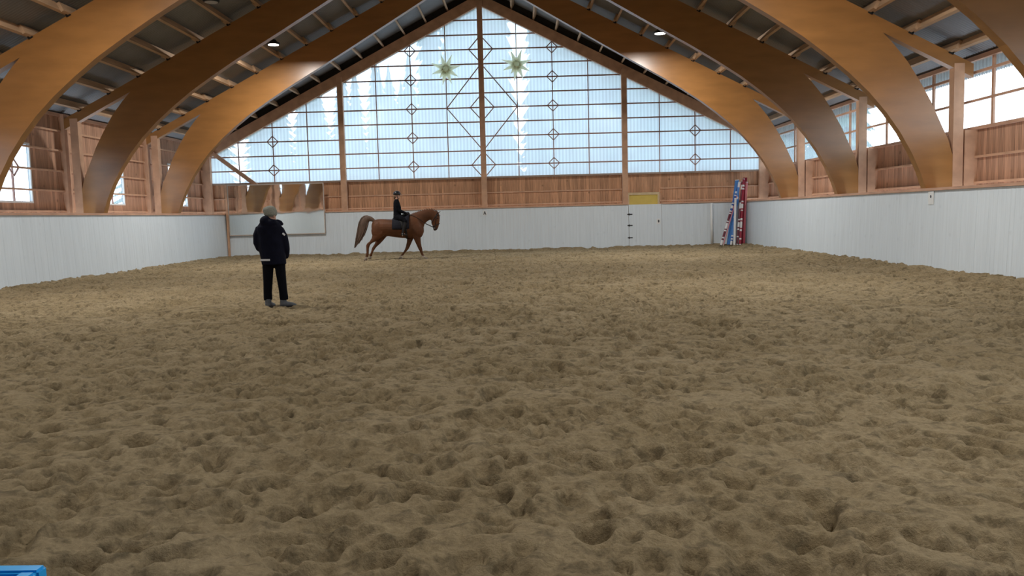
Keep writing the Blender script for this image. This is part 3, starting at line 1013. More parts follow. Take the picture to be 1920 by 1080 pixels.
# ------------------------------------------------------------------ blue plastic block in the near left corner
blk = tag(empty('plastic_block', (-2.045, 2.375, 0.0)), 'bright blue plastic jump block at the bottom left edge', 'block')
bm = B(); bm_box(bm, -0.46, 0.46, -0.22, 0.22, 0.02, 0.335)
bmesh.ops.bevel(bm, geom=bm.edges[:], offset=0.03, segments=3, affect='EDGES')
obj('body', bm, 'blue_plastic', blk, smooth=False)
bm = B()
for bx_ in ((-0.46, 0.46, 0.165, 0.22), (-0.46, 0.46, -0.22, -0.165), (0.405, 0.46, -0.165, 0.165), (-0.46, -0.405, -0.165, 0.165)):
    bm_box(bm, bx_[0], bx_[1], bx_[2], bx_[3], 0.30, 0.355)
bmesh.ops.bevel(bm, geom=bm.edges[:], offset=0.008, segments=2, affect='EDGES')
obj('rim', bm, 'blue_plastic', blk)
for x in (-0.38, 0.38):
    bm = B(); bm_box(bm, x - 0.07, x + 0.07, -0.2, 0.2, 0.0, 0.03); obj('foot', bm, 'blue_plastic', blk)
blk.rotation_euler = (0, 0, math.radians(-1.0))

# ------------------------------------------------------------------ paper stars in the gable window
def star(label, x, z, rot):
    e = tag(empty('paper_star', (x, 34.80, z)), label, 'star', 'paper stars hanging in the gable window')
    angs = [109, 66, 12, -32, -70, -104, -128, 197, 157]
    rad = [0.64, 0.66, 0.66, 0.62, 0.66, 0.70, 0.46, 0.64, 0.68]
    core = 0.17
    bm = B(); bm_ball(bm, (0, 0, 0), (core, 0.13, core), 12, 8)
    obj('core', bm, 'star_paper', e)
    for a, r in zip(angs, rad):
        a = math.radians(a + rot)
        d = Vector((math.cos(a), 0, math.sin(a))); t = Vector((-d.z, 0, d.x))
        bm = B()
        c = d * 0.10
        base = [bm.verts.new(c + t * 0.125), bm.verts.new(c + Vector((0, -0.11, 0))), bm.verts.new(c - t * 0.125), bm.verts.new(c + Vector((0, 0.11, 0)))]
        tip = bm.verts.new(d * r)
        for i in range(4): bm.faces.new((base[i], base[(i + 1) % 4], tip))
        bm.faces.new(base[::-1])
        obj('point', bm, 'star_paper', e)
    bm = B(); bm_tube(bm, [(0, 0.0, 0.12), (0.0, 0.15, ROOF_TOP - 0.6 - PITCH_T * abs(x - XC) - z)], 0.006, 6)
    obj('cord', bm, 'star_paper', e)
star('pale paper star hanging in the window left of the centre post', -3.06, 7.53, 0)
star('pale paper star hanging in the window right of the centre post', -0.13, 7.64, 4)

# ------------------------------------------------------------------ ceiling lamps
def lamp(label, x, y, z, lit):
    e = tag(empty('ceiling_lamp', (x, y, z)), label, 'lamp', 'round lamps hanging under the roof')
    bm = B(); bm_disc_lathe(bm, [(0.15, 0.012), (0.20, 0.02), (0.215, 0.05), (0.20, 0.075), (0.12, 0.10), (0.08, 0.17), (0.04, 0.18)], 24)
    obj('housing', bm, 'black_steel', e, smooth=True)
    bm = B(); bm_disc_lathe(bm, [(0.165, 0.0), (0.165, 0.014)], 24)
    obj('diffuser', bm, 'lamp_lit' if lit else 'lamp_off', e)
    bm = B(); bm_tube(bm, [(0, 0, 0.16), (0, 0, roof_z(abs(x - XC)) + 0.27 - z)], 0.012, 6)
    obj('suspension_rod', bm, 'black_steel', e)
    if lit:
        L = bpy.data.lights.new('lamp_light', 'AREA')
        L.shape = 'DISK'; L.size = 0.33; L.energy = LAMP_POWER; L.color = (1.0, 0.985, 0.95)
        o = bpy.data.objects.new('lamp_light', L); COL.objects.link(o)
        o.parent = e; o.location = (0, 0, -0.006)
lamp('lit round lamp under the roof on the left side', -7.86, 26.9, 7.06, True)
lamp('lit round lamp under the roof on the right side', 4.47, 26.9, 7.06, True)
lamp('unlit round lamp at the top left of the picture', -8.0, 22.0, 7.17, False)
for yl in (15.2, 3.5):  # lamp pairs out of view, added to brighten the hall
    for xl_, sd_n in ((-7.86, 'left'), (4.47, 'right')):
        lamp('added unseen fill lamp high on the %s side, %s one before the picture' % (sd_n, 'first' if yl > 12 else 'second'), xl_, yl, 7.06, True)

# ------------------------------------------------------------------ spruces outside the gable
def spruce(x, y, h, r, seed):
    rs = random.Random(seed)
    e = tag(empty('spruce_tree', (x, y, -0.12)), 'tall dark spruce outside seen hazily through the gable window', 'tree', 'spruces outside the gable window')
    bm = B(); bm_tube(bm, [(0, 0, 0), (0, 0, h * 0.5), (0, 0, h * 0.96)], [r * 0.09, r * 0.06, 0.02], 8)
    obj('trunk', bm, 'bark', e)
    bm = B()
    tiers = 22
    for t in range(tiers):
        f = t / (tiers - 1)
        z = h * (0.10 + 0.88 * f)
        rr = r * (1 - f) ** 0.85 + 0.12
        n = 15
        ph = rs.uniform(0, 6)
        top = bm.verts.new((0, 0, z + h * 0.075))
        ring = []
        for k in range(2 * n):
            a = ph + math.pi * k / n
            q = rr * (rs.uniform(0.85, 1.15) if k % 2 == 0 else rs.uniform(0.35, 0.5))
            ring.append(bm.verts.new((q * math.cos(a), q * math.sin(a), z - (0.16 * rr if k % 2 == 0 else -0.05 * rr))))
        for k in range(2 * n):
            bm.faces.new((top, ring[k], ring[(k + 1) % (2 * n)]))
    obj('crown', bm, 'spruce_needles', e)
bm = B()
hx = np.linspace(-90, 90, 61)
tops = [(x, 5.2 + 1.6 * math.sin(x * .21) + 1.2 * math.sin(x * .53 + 1) - (2.6 if x < -14 else 0)) for x in hx]
v0 = [bm.verts.new((x, 78, -0.3)) for x, z in tops]; v1 = [bm.verts.new((x, 92 + 3 * math.sin(x), z)) for x, z in tops]; v2 = [bm.verts.new((x, 112, -0.3)) for x, z in tops]
for a, b in ((v0, v1), (v1, v2)):
    for k in range(60): bm.faces.new((a[k], a[k + 1], b[k + 1], b[k]))
tag(obj('wooded_rise', bm, 'spruce_needles'), 'low wooded rise beyond the spruces outside', kind='structure')
rs = random.Random(5)
i = 0
for row, (yy_, n_) in enumerate(((49, 9), (55, 10), (61, 11), (68, 12), (74, 13))):
    for k in range(n_):
        x = -23 + 46 * (k + 0.5 * (row % 2) + rs.uniform(-0.08, 0.08)) / n_
        top = 19.0 + 1.6 * row + 4.5 * rs.random()
        if x < -7: top *= 0.50
        spruce(x, yy_ + rs.uniform(-1, 1), top, rs.uniform(1.7, 2.15), 100 + i)
        i += 1

# ------------------------------------------------------------------ horse, tack and rider
# outlines measured in a side view: sx to the right, sy downwards, 363 units to the metre
S = 363.0
def P(sx, sy, y=0.0): return Vector(((sx - 750) / S, y, (985 - sy) / S))
HX, HY = -4.45, 28.9
HZ = ground_z(HX, HY) - 0.005
def coat_mat():
    m, nt, b = new_mat('chestnut_coat')
    b.inputs['Roughness'].default_value = 0.55
    b.inputs['Specular IOR Level'].default_value = 0.18
    tc = nt.nodes.new('ShaderNodeTexCoord')
    ns = nt.nodes.new('ShaderNodeTexNoise'); ns.inputs['Scale'].default_value = 3.0; ns.inputs['Detail'].default_value = 4
    nt.links.new(tc.outputs['Object'], ns.inputs['Vector'])
    rp = nt.nodes.new('ShaderNodeValToRGB')
    rp.color_ramp.elements[0].position = 0.3; rp.color_ramp.elements[0].color = (0.075, 0.030, 0.013, 1)
    rp.color_ramp.elements[1].position = 0.72; rp.color_ramp.elements[1].color = (0.130, 0.050, 0.021, 1)
    nt.links.new(ns.outputs['Fac'], rp.inputs['Fac'])
    sp = nt.nodes.new('ShaderNodeSeparateXYZ'); nt.links.new(tc.outputs['Object'], sp.inputs['Vector'])
    # white socks above the hooves, dark hooves
    wig = nt.nodes.new('ShaderNodeMath'); wig.operation = 'MULTIPLY_ADD'
    wig.inputs[1].default_value = 0.05; nt.links.new(ns.outputs['Fac'], wig.inputs[0]); nt.links.new(sp.outputs['Z'], wig.inputs[2])
    r2 = nt.nodes.new('ShaderNodeValToRGB')
    r2.color_ramp.elements[0].position = 0.145; r2.color_ramp.elements[0].color = (1, 1, 1, 1)
    r2.color_ramp.elements[1].position = 0.175; r2.color_ramp.elements[1].color = (0, 0, 0, 1)
    nt.links.new(wig.outputs['Value'], r2.inputs['Fac'])
    mx = nt.nodes.new('ShaderNodeMixRGB'); mx.inputs[2].default_value = (0.55, 0.48, 0.42, 1)
    nt.links.new(r2.outputs['Color'], mx.inputs[0]); nt.links.new(rp.outputs['Color'], mx.inputs[1])
    # dark muzzle: low front of the head
    mz = nt.nodes.new('ShaderNodeVectorMath'); mz.operation = 'DISTANCE'
    mz.inputs[1].default_value = P(1243, 610); nt.links.new(tc.outputs['Object'], mz.inputs[0])
    r3 = nt.nodes.new('ShaderNodeValToRGB')
    r3.color_ramp.elements[0].position = 0.06; r3.color_ramp.elements[0].color = (0.8, 0.8, 0.8, 1)
    r3.color_ramp.elements[1].position = 0.13; r3.color_ramp.elements[1].color = (0, 0, 0, 1)
    nt.links.new(mz.outputs['Value'], r3.inputs['Fac'])
    m2 = nt.nodes.new('ShaderNodeMixRGB'); m2.inputs[2].default_value = (0.035, 0.022, 0.018, 1)
    nt.links.new(r3.outputs['Color'], m2.inputs[0]); nt.links.new(mx.outputs['Color'], m2.inputs[1])
    nt.links.new(m2.outputs['Color'], b.inputs['Base Color'])
coat_mat()
simple('mane_hair', (0.15, 0.060, 0.026), rough=0.6, var=0.25, scale=14)
simple('tail_hair', (0.105, 0.065, 0.045), rough=0.6, var=0.35, scale=10, stretch=(3, 3, 0.6))
simple('hoof_horn', (0.16, 0.12, 0.09), rough=0.5, var=0.2)
simple('black_leather', (0.012, 0.011, 0.011), rough=0.4, var=0.2)
simple('navy_cloth', (0.006, 0.006, 0.012), rough=0.8, var=0.2)
simple('black_cloth', (0.005, 0.005, 0.007), rough=0.9, var=0.2, scale=14, spec=0.1)
simple('eye_dark', (0.01, 0.007, 0.005), rough=0.1)
simple('skin', (0.50, 0.29, 0.21), rough=0.55, var=0.05)
simple('steel', (0.55, 0.55, 0.55), rough=0.3, metal=0.9)
simple('hair_brown', (0.11, 0.065, 0.035), rough=0.6, var=0.2, scale=20)
simple('helmet_black', (0.012, 0.012, 0.014), rough=0.35, var=0.1)
simple('pale_gloves', (0.42, 0.42, 0.45), rough=0.7, var=0.05)

horse = tag(empty('horse', (HX, HY, HZ)), 'chestnut horse with raised tail walking to the right under a rider', 'horse')
bm = B()
def ring(top, bot, hw, yc=0.0):
    a, b = P(*top), P(*bot)
    c = (a + b) / 2; c.y = yc
    return (c, (a - b) / 2, Vector((0, hw, 0)))
bm_loft(bm, [ring((438, 530), (440, 600), .09), ring((450, 492), (455, 660), .17), ring((480, 468), (490, 690), .235), ring((520, 460), (530, 705), .265),
             ring((570, 459), (580, 690), .275), ring((630, 462), (640, 680), .28), ring((700, 466), (705, 692), .295), ring((780, 462), (785, 704), .30),
             ring((850, 446), (855, 711), .285), ring((910, 422), (920, 715), .255), ring((970, 412), (985, 716), .235), ring((1030, 430), (1045, 705), .215),
             ring((1070, 500), (1078, 680), .165), ring((1094, 560), (1096, 640), .09)], 22)
# neck and head
bm_loft(bm, [ring((915, 418), (1075, 650), .20), ring((985, 395), (1094, 590), .155), ring((1060, 371), (1112, 535), .12), ring((1130, 357), (1150, 502), .10),
             ring((1195, 355), (1180, 488), .088), ring((1250, 374), (1196, 496), .082), ring((1288, 402), (1203, 510), .078)], 18)
bm_loft(bm, [ring((1262, 385), (1195, 490), .07), ring((1298, 410), (1196, 520), .085), ring((1306, 452), (1200, 545), .082), ring((1302, 500), (1208, 560), .066),
             ring((1294, 545), (1214, 580), .055), ring((1284, 580), (1216, 602), .052), ring((1272, 606), (1220, 618), .050), ring((1256, 622), (1232, 626), .03)], 16)
# shoulder and haunch muscle
for s in (-1, 1):
    bm_ball(bm, P(1010, 610, s * .15), (.20, .10, .30), rot=Matrix.Rotation(math.radians(-14), 3, 'Y'))
    bm_ball(bm, P(520, 600, s * .17), (.22, .115, .30), rot=Matrix.Rotation(math.radians(10), 3, 'Y'))
def leg(pts):
    st = []
    for i, (sx, sy, y, rx, ry) in enumerate(pts):
        st.append((P(sx, sy, y), Vector((rx / S, 0, 0)), Vector((0, ry, 0))))
    bm_loft(bm, st, 12)
# near hind (pushing off), far hind, near fore (reaching forward), far fore (slanting back)
leg([(540, 590, -.17, 90, .10), (535, 650, -.17, 82, .10), (500, 700, -.165, 60, .085), (455, 738, -.16, 42, .065), (408, 764, -.16, 30, .048), (390, 790, -.16, 25, .042),
     (384, 830, -.16, 19, .032), (382, 880, -.16, 17, .030), (374, 920, -.16, 21, .036), (362, 946, -.16, 16, .031)])
leg([(560, 590, .14, 92, .10), (558, 660, .14, 78, .09), (530, 720, .13, 52, .075), (492, 775, .12, 36, .055), (456, 812, .12, 27, .043), (438, 838, .12, 23, .038),
     (424, 870, .12, 17, .030), (410, 900, .12, 17, .030), (402, 920, .12, 20, .034), (396, 936, .12, 15, .030)])
leg([(1010, 640, -.14, 70, .09), (1010, 700, -.14, 50, .08), (1024, 760, -.14, 37, .062), (1038, 810, -.14, 29, .050), (1050, 848, -.14, 26, .045), (1058, 872, -.14, 21, .038),
     (1072, 915, -.14, 16, .030), (1086, 942, -.14, 19, .034), (1104, 958, -.14, 15, .030)])
leg([(930, 660, .14, 60, .08), (915, 715, .14, 42, .070), (898, 770, .13, 32, .055), (880, 820, .12, 27, .047), (866, 850, .12, 25, .044), (850, 873, .12, 20, .036),
     (822, 905, .12, 16, .030), (800, 932, .12, 19, .034), (788, 950, .12, 15, .030)])
body = remesh('body', bm, 'chestnut_coat', horse, voxel=0.014, smooth=5)
def hoof(a, b):
    """hoof: a truncated cone from coronet a to sole centre b"""
    a, b = Vector(a), Vector(b)
    bm = B()
    bm_loft(bm, [(a, (.045, 0, 0), (0, .045, 0)), (a.lerp(b, .5) + Vector((.008, 0, 0)), (.055, 0, 0), (0, .052, 0)), (b + Vector((.012, 0, 0)), (.064, 0, 0), (0, .058, 0))], 14)
    obj('hoof', bm, 'hoof_horn', horse, smooth=True)
hoof(P(358, 950, -.16), P(344, 984, -.16)); hoof(P(392, 940, .12), P(380, 962, .12))
hoof(P(1110, 960, -.14), P(1124, 984, -.14)); hoof(P(784, 954, .12), P(770, 984, .12))
# tail, carried high and streaming back
bm = B()
T_ = [(492, 500, 14), (452, 470, 24), (420, 455, 32), (390, 455, 41), (355, 472, 50), (330, 525, 56), (310, 590, 52), (287, 650, 44), (260, 710, 33), (235, 760, 21), (212, 800, 8)]
def catmull(pts, sub):
    out = []
    for i in range(len(pts) - 1):
        p0, p1, p2, p3 = (np.array(pts[max(0, min(len(pts) - 1, q))], float) for q in (i - 1, i, i + 1, i + 2))
        for u in range(sub):
            t = u / sub
            out.append(tuple(.5 * (2 * p1 + (p2 - p0) * t + (2 * p0 - 5 * p1 + 4 * p2 - p3) * t * t + (3 * p1 - p0 - 3 * p2 + p3) * t ** 3)))
    return out + [tuple(pts[-1])]
T_ = catmull(T_, 3)
st = []
for i, (sx, sy, r) in enumerate(T_):
    j = T_[min(i + 1, len(T_) - 1)]; k = T_[max(i - 1, 0)]
    d = (P(j[0], j[1]) - P(k[0], k[1])).normalized(); n_ = Vector((d.z, 0, -d.x))
    st.append((P(sx, sy), n_ * (r / S), Vector((0, .02 + r / S * 0.3, 0))))
bm_loft(bm, st[:-5], 16)
for k in range(90):
    oy = random.uniform(-.05, .05); o = random.uniform(-1.0, 1.0)
    i0 = random.choice((8, 10, 13, 16)); i1 = random.choice((25, 27, 28, 29)) if abs(o) < .7 else random.choice((19, 22, 25))
    pts = []
    for i in range(i0, i1 + 1):
        sx, sy, r = T_[i]
        dd = st[i][1]
        pts.append(P(sx, sy, oy) + dd * o * 1.08 + Vector((random.uniform(-.003, .003), 0, random.uniform(-.003, .003))))
    pts.append(pts[-1] + (pts[-1] - pts[-2]) * random.uniform(.8, 1.8) + Vector((random.uniform(-.02, .03), 0, -.015)))
    n = len(pts)
    bm_tube(bm, pts, [.006] + [.013] * (n - 3) + [.008, .002], 5)
obj('tail', bm, 'tail_hair', horse, smooth=True)
bm = B()
M_ = [(935, 412), (990, 392), (1060, 367), (1130, 352), (1195, 349), (1250, 368), (1285, 395)]
for i in range(len(M_) - 1):
    for q in (0, .33, .66):
        x = M_[i][0] + (M_[i + 1][0] - M_[i][0]) * q; y = M_[i][1] + (M_[i + 1][1] - M_[i][1]) * q
        bm_tube(bm, [P(x, y + 6, 0), P(x + 6, y - 5, .02), P(x - 4, y + 22, .085 + .02 * (x < 1080)), P(x - 14, y + 46, .10 + .02 * (x < 1080))], [.010, .014, .022, .006], 6)
obj('mane', bm, 'mane_hair', horse, smooth=True)
for s in (-1, 1):
    bm = B(); a = P(1284, 408, s * .05); t = P(1322 if s < 0 else 1312, 383, s * .07)
    bm_loft(bm, [(a, (.018, 0, .028), (0, .026, 0)), (a.lerp(t, .5), (.014, 0, .026), (0, .024, 0)), (t, (.003, 0, .004), (0, .004, 0))], 10)
    obj('ear', bm, 'chestnut_coat', horse, smooth=True)
    bm = B(); bm_ball(bm, P(1283, 470, s * .074), .020, 10, 7); obj('eye', bm, 'eye_dark', horse, smooth=True)

# bridle
br = tag(empty('bridle', (HX, HY, HZ)), 'black leather bridle with reins on the chestnut horse', 'bridle')
def loop(top, bot, hw, r=.011):
    a, b = P(*top), P(*bot); c = (a + b) / 2; h = (a - b) / 2
    pts = [c + h * math.cos(t) * 1.03 + Vector((0, hw * math.sin(t), 0)) for t in np.linspace(0, 2 * math.pi, 21)]
    bm = B(); bm_tube(bm, pts, r, 6, cap=False); return bm
obj('headpiece', loop((1285, 398), (1200, 528), .092, .012), 'black_leather', br, smooth=True)
obj('browband', loop((1308, 440), (1262, 420), .085), 'black_leather', br, smooth=True)
obj('noseband', loop((1298, 540), (1212, 572), .064, .014), 'black_leather', br, smooth=True)
for s in (-1, 1):
    bm = B(); bm_tube(bm, [P(1268, 425, s * .086), P(1262, 480, s * .088), P(1250, 540, s * .066), P(1236, 590, s * .056)], .010, 6)
    obj('cheek_strap', bm, 'black_leather', br, smooth=True)
    bm = B()
    pts = [P(1234, 592, s * .058) + Vector((.022 * math.cos(t), 0, .022 * math.sin(t))) for t in np.linspace(0, 2 * math.pi, 13)]
    bm_tube(bm, pts, .006, 6, cap=False); obj('bit_ring', bm, 'steel', br, smooth=True)
    bm = B(); bm_tube(bm, [P(1230, 590, s * .062), P(1180, 562, s * .10), P(1135, 540, s * .14), P(1060, 480, s * .16), P(985, 435, s * .13), P(905, 405, s * .09)], .009, 6)
    obj('rein', bm, 'black_leather', br, smooth=True)

# saddle with pad, flaps, stirrups and girth
sd = tag(empty('saddle', (HX, HY, HZ)), 'black riding saddle with dark pad on the chestnut horse', 'saddle')
def shell(stations, lo, hi, t, n=10):
    """sheet wrapped over the trunk: stations (sx, top sy, bottom sy, half width)"""
    bm = B(); rings = []
    for sx, ty, by, hw in stations:
        a, b = P(sx, ty), P(sx, by); c = (a + b) / 2; h = (a.z - b.z) / 2
        rr = []
        for off in (0, t):
            for k in range(2 * n + 1):
                ang = lo + (hi - lo) * k / (2 * n)
                rr.append(bm.verts.new((c.x, (hw + off) * math.sin(ang), c.z + (h + off) * math.cos(ang))))
        rings.append(rr)
    m = 2 * n + 1
    for r, q in zip(rings, rings[1:]):
        for k in range(m - 1):
            bm.faces.new((r[k], r[k + 1], q[k + 1], q[k])); bm.faces.new((r[m + k], q[m + k], q[m + k + 1], r[m + k + 1]))
        bm.faces.new((r[0], q[0], q[m], r[m])); bm.faces.new((r[m - 1], r[2 * m - 1], q[2 * m - 1], q[m - 1]))
    for r in (rings[0], rings[-1]):
        for k in range(m - 1): bm.faces.new((r[k], r[k + 1], r[m + k + 1], r[m + k]))
    return bm
obj('saddle_pad', shell([(712, 458, 690, .31), (760, 455, 697, .315), (820, 446, 706, .315), (880, 424, 712, .295), (925, 410, 714, .27)], -1.75, 1.75, .02), 'navy_cloth', sd, smooth=True)
bm = B()
bm_loft(bm, [(P(728, 424), (.01, 0, .05), (0, .15, 0)), (P(750, 428), (.02, 0, .06), (0, .18, 0)), (P(800, 440), (0, 0, .05), (0, .16, 0)), (P(850, 424), (0, 0, .06), (0, .14, 0)), (P(890, 396), (0, 0, .05), (0, .11, 0)), (P(902, 392), (0, 0, .03), (0, .07, 0))], 16)
obj('seat', bm, 'black_leather', sd, smooth=True)
for s in (-1, 1):
    bm = B()
    bm_loft(bm, [(P(835, 440, s * .20), (.10, 0, 0), (0, .02, 0)), (P(850, 500, s * .325), (.11, 0, 0), (0, .02, 0)), (P(860, 560, s * .345), (.095, 0, 0), (0, .02, 0)), (P(862, 600, s * .335), (.05, 0, 0), (0, .015, 0))], 12)
    obj('flap', bm, 'black_leather', sd, smooth=True)
    bm = B(); bm_tube(bm, [P(850, 480, s * .36), P(846, 640, s * .41)], .011, 6); obj('stirrup_strap', bm, 'black_leather', sd)
    bm = B()
    pts = [P(846, 660, s * .41) + Vector((0, .055 * math.sin(t), .065 * math.cos(t))) for t in np.linspace(0, 2 * math.pi, 15)]
    bm_tube(bm, pts, .008, 6, cap=False); obj('stirrup', bm, 'steel', sd, smooth=True)
bm = shell([(872, 430, 716, .30), (895, 424, 718, .285)], 1.7, 2 * math.pi - 1.7, .012); obj('girth', bm, 'black_leather', sd, smooth=True)

# rider, upright in the saddle, hands low in front
rider = tag(empty('person', (HX, HY, HZ)), 'rider in black jacket and helmet sitting upright on the chestnut horse', 'person')
def limb(bm, pts, n=12):
    """pts: (position, radius)"""
    ps = [p for p, r in pts]
    st = []
    for i, (p, r) in enumerate(pts):
        d = (ps[min(i + 1, len(ps) - 1)] - ps[max(i - 1, 0)]).normalized()
        s = d.cross(Vector((0, 1, 0)))
        if s.length < .2: s = d.cross(Vector((1, 0, 0)))
        s.normalize(); t = s.cross(d)
        st.append((p, s * r, t * r))
    bm_loft(bm, st, n)
def head_shape(bm, c, yaw, sc=1.0, pitch=0.0):
    """head about c facing local +X turned by yaw"""
    R = Matrix.Rotation(yaw, 3, 'Z') @ Matrix.Rotation(pitch, 3, 'Y')
    def q(x, y, z): return Vector(c) + R @ (Vector((x, y, z)) * sc)
    bm_ball(bm, q(-.012, 0, .02), (.098 * sc, .078 * sc, .105 * sc), rot=R)
    bm_ball(bm, q(.022, 0, -.055), (.066 * sc, .058 * sc, .072 * sc), rot=R)
    bm_ball(bm, q(.055, 0, -.095), (.024 * sc, .024 * sc, .020 * sc), rot=R)
    bm_loft(bm, [(q(.082, 0, .022), R @ Vector((.004, 0, .004)), R @ Vector((0, .008, 0))), (q(.098, 0, -.012), R @ Vector((.012, 0, .006)), R @ Vector((0, .013, 0))), (q(.088, 0, -.026), R @ Vector((.010, 0, .004)), R @ Vector((0, .012, 0)))], 8)
    bm_ball(bm, q(.078, 0, -.056), (.014 * sc, .024 * sc, .011 * sc), rot=R)
    for s in (-1, 1): bm_ball(bm, q(-.012, s * .080, -.012), (.018 * sc, .010 * sc, .032 * sc), rot=R)
    return q, R
def hand(bm, wrist, d, palm_n, sc=1.0, curl=0.9):
    """palm, four fingers and a thumb; d = pointing direction, palm_n = towards the palm side"""
    d = Vector(d).normalized(); pn = Vector(palm_n).normalized(); sd_ = d.cross(pn).normalized()
    w = Vector(wrist)
    bm_loft(bm, [(w, sd_ * .024 * sc, pn * .016 * sc), (w + d * .04 * sc, sd_ * .036 * sc, pn * .015 * sc), (w + d * .08 * sc, sd_ * .038 * sc, pn * .013 * sc)], 10)
    for k, (off, ln) in enumerate(((-.028, .066), (-.010, .076), (.009, .072), (.027, .056))):
        p = w + d * .076 * sc + sd_ * off * sc; pts = [(p, .0095 * sc)]
        a = 0.0
        for seg in (.45, .33, .22):
            a += curl * .75
            p = p + (d * math.cos(a) + pn * math.sin(a)) * ln * seg * sc
            pts.append((p, .0085 * sc))
        limb(bm, pts, 7)
    p = w + d * .025 * sc - sd_ * .03 * sc
    q1 = p + (d * .7 - sd_ * .6 + pn * .4).normalized() * .036 * sc
    limb(bm, [(p, .012 * sc), (q1, .010 * sc), (q1 + (d * .8 + pn * .6).normalized() * .03 * sc, .008 * sc)], 7)
bm = B()
hc = P(776, 172)
head_shape(bm, hc, 0.0, .98)
limb(bm, [(P(768, 200), .052), (P(764, 232), .056)])
bm_loft(bm, [(P(764, 230), (.06, 0, 0), (0, .09, 0)), (P(764, 262), (.085, 0, 0), (0, .15, 0)), (P(768, 330), (.09, 0, 0), (0, .13, 0)), (P(768, 400), (.095, 0, 0), (0, .14, 0)), (P(768, 440), (.09, 0, 0), (0, .14, 0))], 14)
for s in (-1, 1):
    limb(bm, [(P(764, 262, s * .15), .045), (P(778, 340, s * .20), .040), (P(800, 366, s * .19), .036), (P(880, 396, s * .10), .028)])
    hand(bm, P(880, 396, s * .10), (1, 0, -.25), (0, -s, -.3), .95, .95)
    limb(bm, [(P(776, 440, s * .12), .085), (P(828, 455, s * .26), .075), (P(880, 496, s * .345), .056), (P(872, 550, s * .37), .05), (P(852, 630, s * .39), .036), (P(850, 652, s * .40), .036), (P(876, 660, s * .41), .032)])
remesh('body', bm, 'skin', rider, voxel=0.008, smooth=2)
bm = B()   # jacket
bm_loft(bm, [(P(766, 216), (.062, 0, 0), (0, .065, 0)), (P(763, 236), (.085, 0, 0), (0, .14, 0)), (P(764, 264), (.108, 0, 0), (0, .195, 0)), (P(770, 320), (.134, 0, 0), (0, .175, 0)), (P(768, 380), (.132, 0, 0), (0, .17, 0)),
             (P(768, 430), (.140, 0, 0), (0, .20, 0)), (P(768, 480), (.150, 0, 0), (0, .235, 0))], 18)
for s in (-1, 1):
    limb(bm, [(P(764, 258, s * .165), .062), (P(772, 300, s * .205), .058), (P(786, 350, s * .22), .052), (P(806, 368, s * .205), .050), (P(850, 386, s * .145), .043), (P(884, 397, s * .10), .038)])
remesh('jacket', bm, 'black_cloth', rider, voxel=0.011, smooth=4)
bm = B()   # breeches
for s in (-1, 1):
    limb(bm, [(P(766, 445, s * .09), .11), (P(800, 448, s * .20), .104), (P(845, 468, s * .30), .092), (P(884, 498, s * .355), .076), (P(878, 530, s * .375), .064)])
bm_ball(bm, P(764, 445), (.13, .19, .09))
remesh('breeches', bm, 'black_cloth', rider, voxel=0.011, smooth=3)
for s in (-1, 1):
    bm = B()
    limb(bm, [(P(882, 512, s * .372), .066), (P(870, 560, s * .39), .060), (P(856, 615, s * .405), .046), (P(850, 645, s * .41), .045), (P(846, 660, s * .41), .043)])
    bm_loft(bm, [(P(826, 662, s * .41), (0, 0, .025), (0, .028, 0)), (P(850, 660, s * .41), (0, 0, .040), (0, .036, 0)), (P(890, 664, s * .42), (0, 0, .028), (0, .036, 0)), (P(912, 668, s * .425), (0, 0, .016), (0, .022, 0))], 12)
    remesh('riding_boot', bm, 'black_leather', rider, voxel=0.010, smooth=2)
bm = B()
q_ = [(0.118, 0.0), (.120, .035), (.112, .075), (.088, .112), (.05, .133), (.012, .138)]
bm_disc_lathe(bm, q_, 20)
for v in bm.verts: v.co = Vector((v.co.x * 1.08, v.co.y * .92, v.co.z))
bm_loft(bm, [((.10, 0, .012), (.01, 0, .006), (0, .085, 0)), ((.15, 0, .004), (.01, 0, .005), (0, .07, 0)), ((.178, 0, -.004), (.006, 0, .004), (0, .03, 0))], 10)
hl = obj('helmet', bm, 'helmet_black', rider, smooth=True); hl.location = hc + Vector((-.012, 0, .026))
bm = B()
for s in (-1, 1): bm_tube(bm, [hc + Vector((0, s * .088, .03)), hc + Vector((.02, s * .075, -.06)), hc + Vector((.035, s * .02, -.125))], .007, 6)
obj('chin_strap', bm, 'black_leather', rider)
bm = B(); bm_ball(bm, hc + Vector((-.085, 0, -.045)), (.045, .06, .06)); bm_ball(bm, hc + Vector((-.10, 0, -.09)), (.03, .035, .04))
obj('hair', bm, 'hair_brown', rider, smooth=True)
for s in (-1, 1):
    bm = B(); bm_ball(bm, hc + Vector((.075, s * .032, .02)), .012, 8, 6); obj('eye', bm, 'eye_dark', rider)
    bm = B(); hand(bm, P(878, 395, s * .10), (1, 0, -.25), (0, -s, -.3), 1.12, .95)
    obj('glove', bm, 'black_leather', rider, smooth=True)

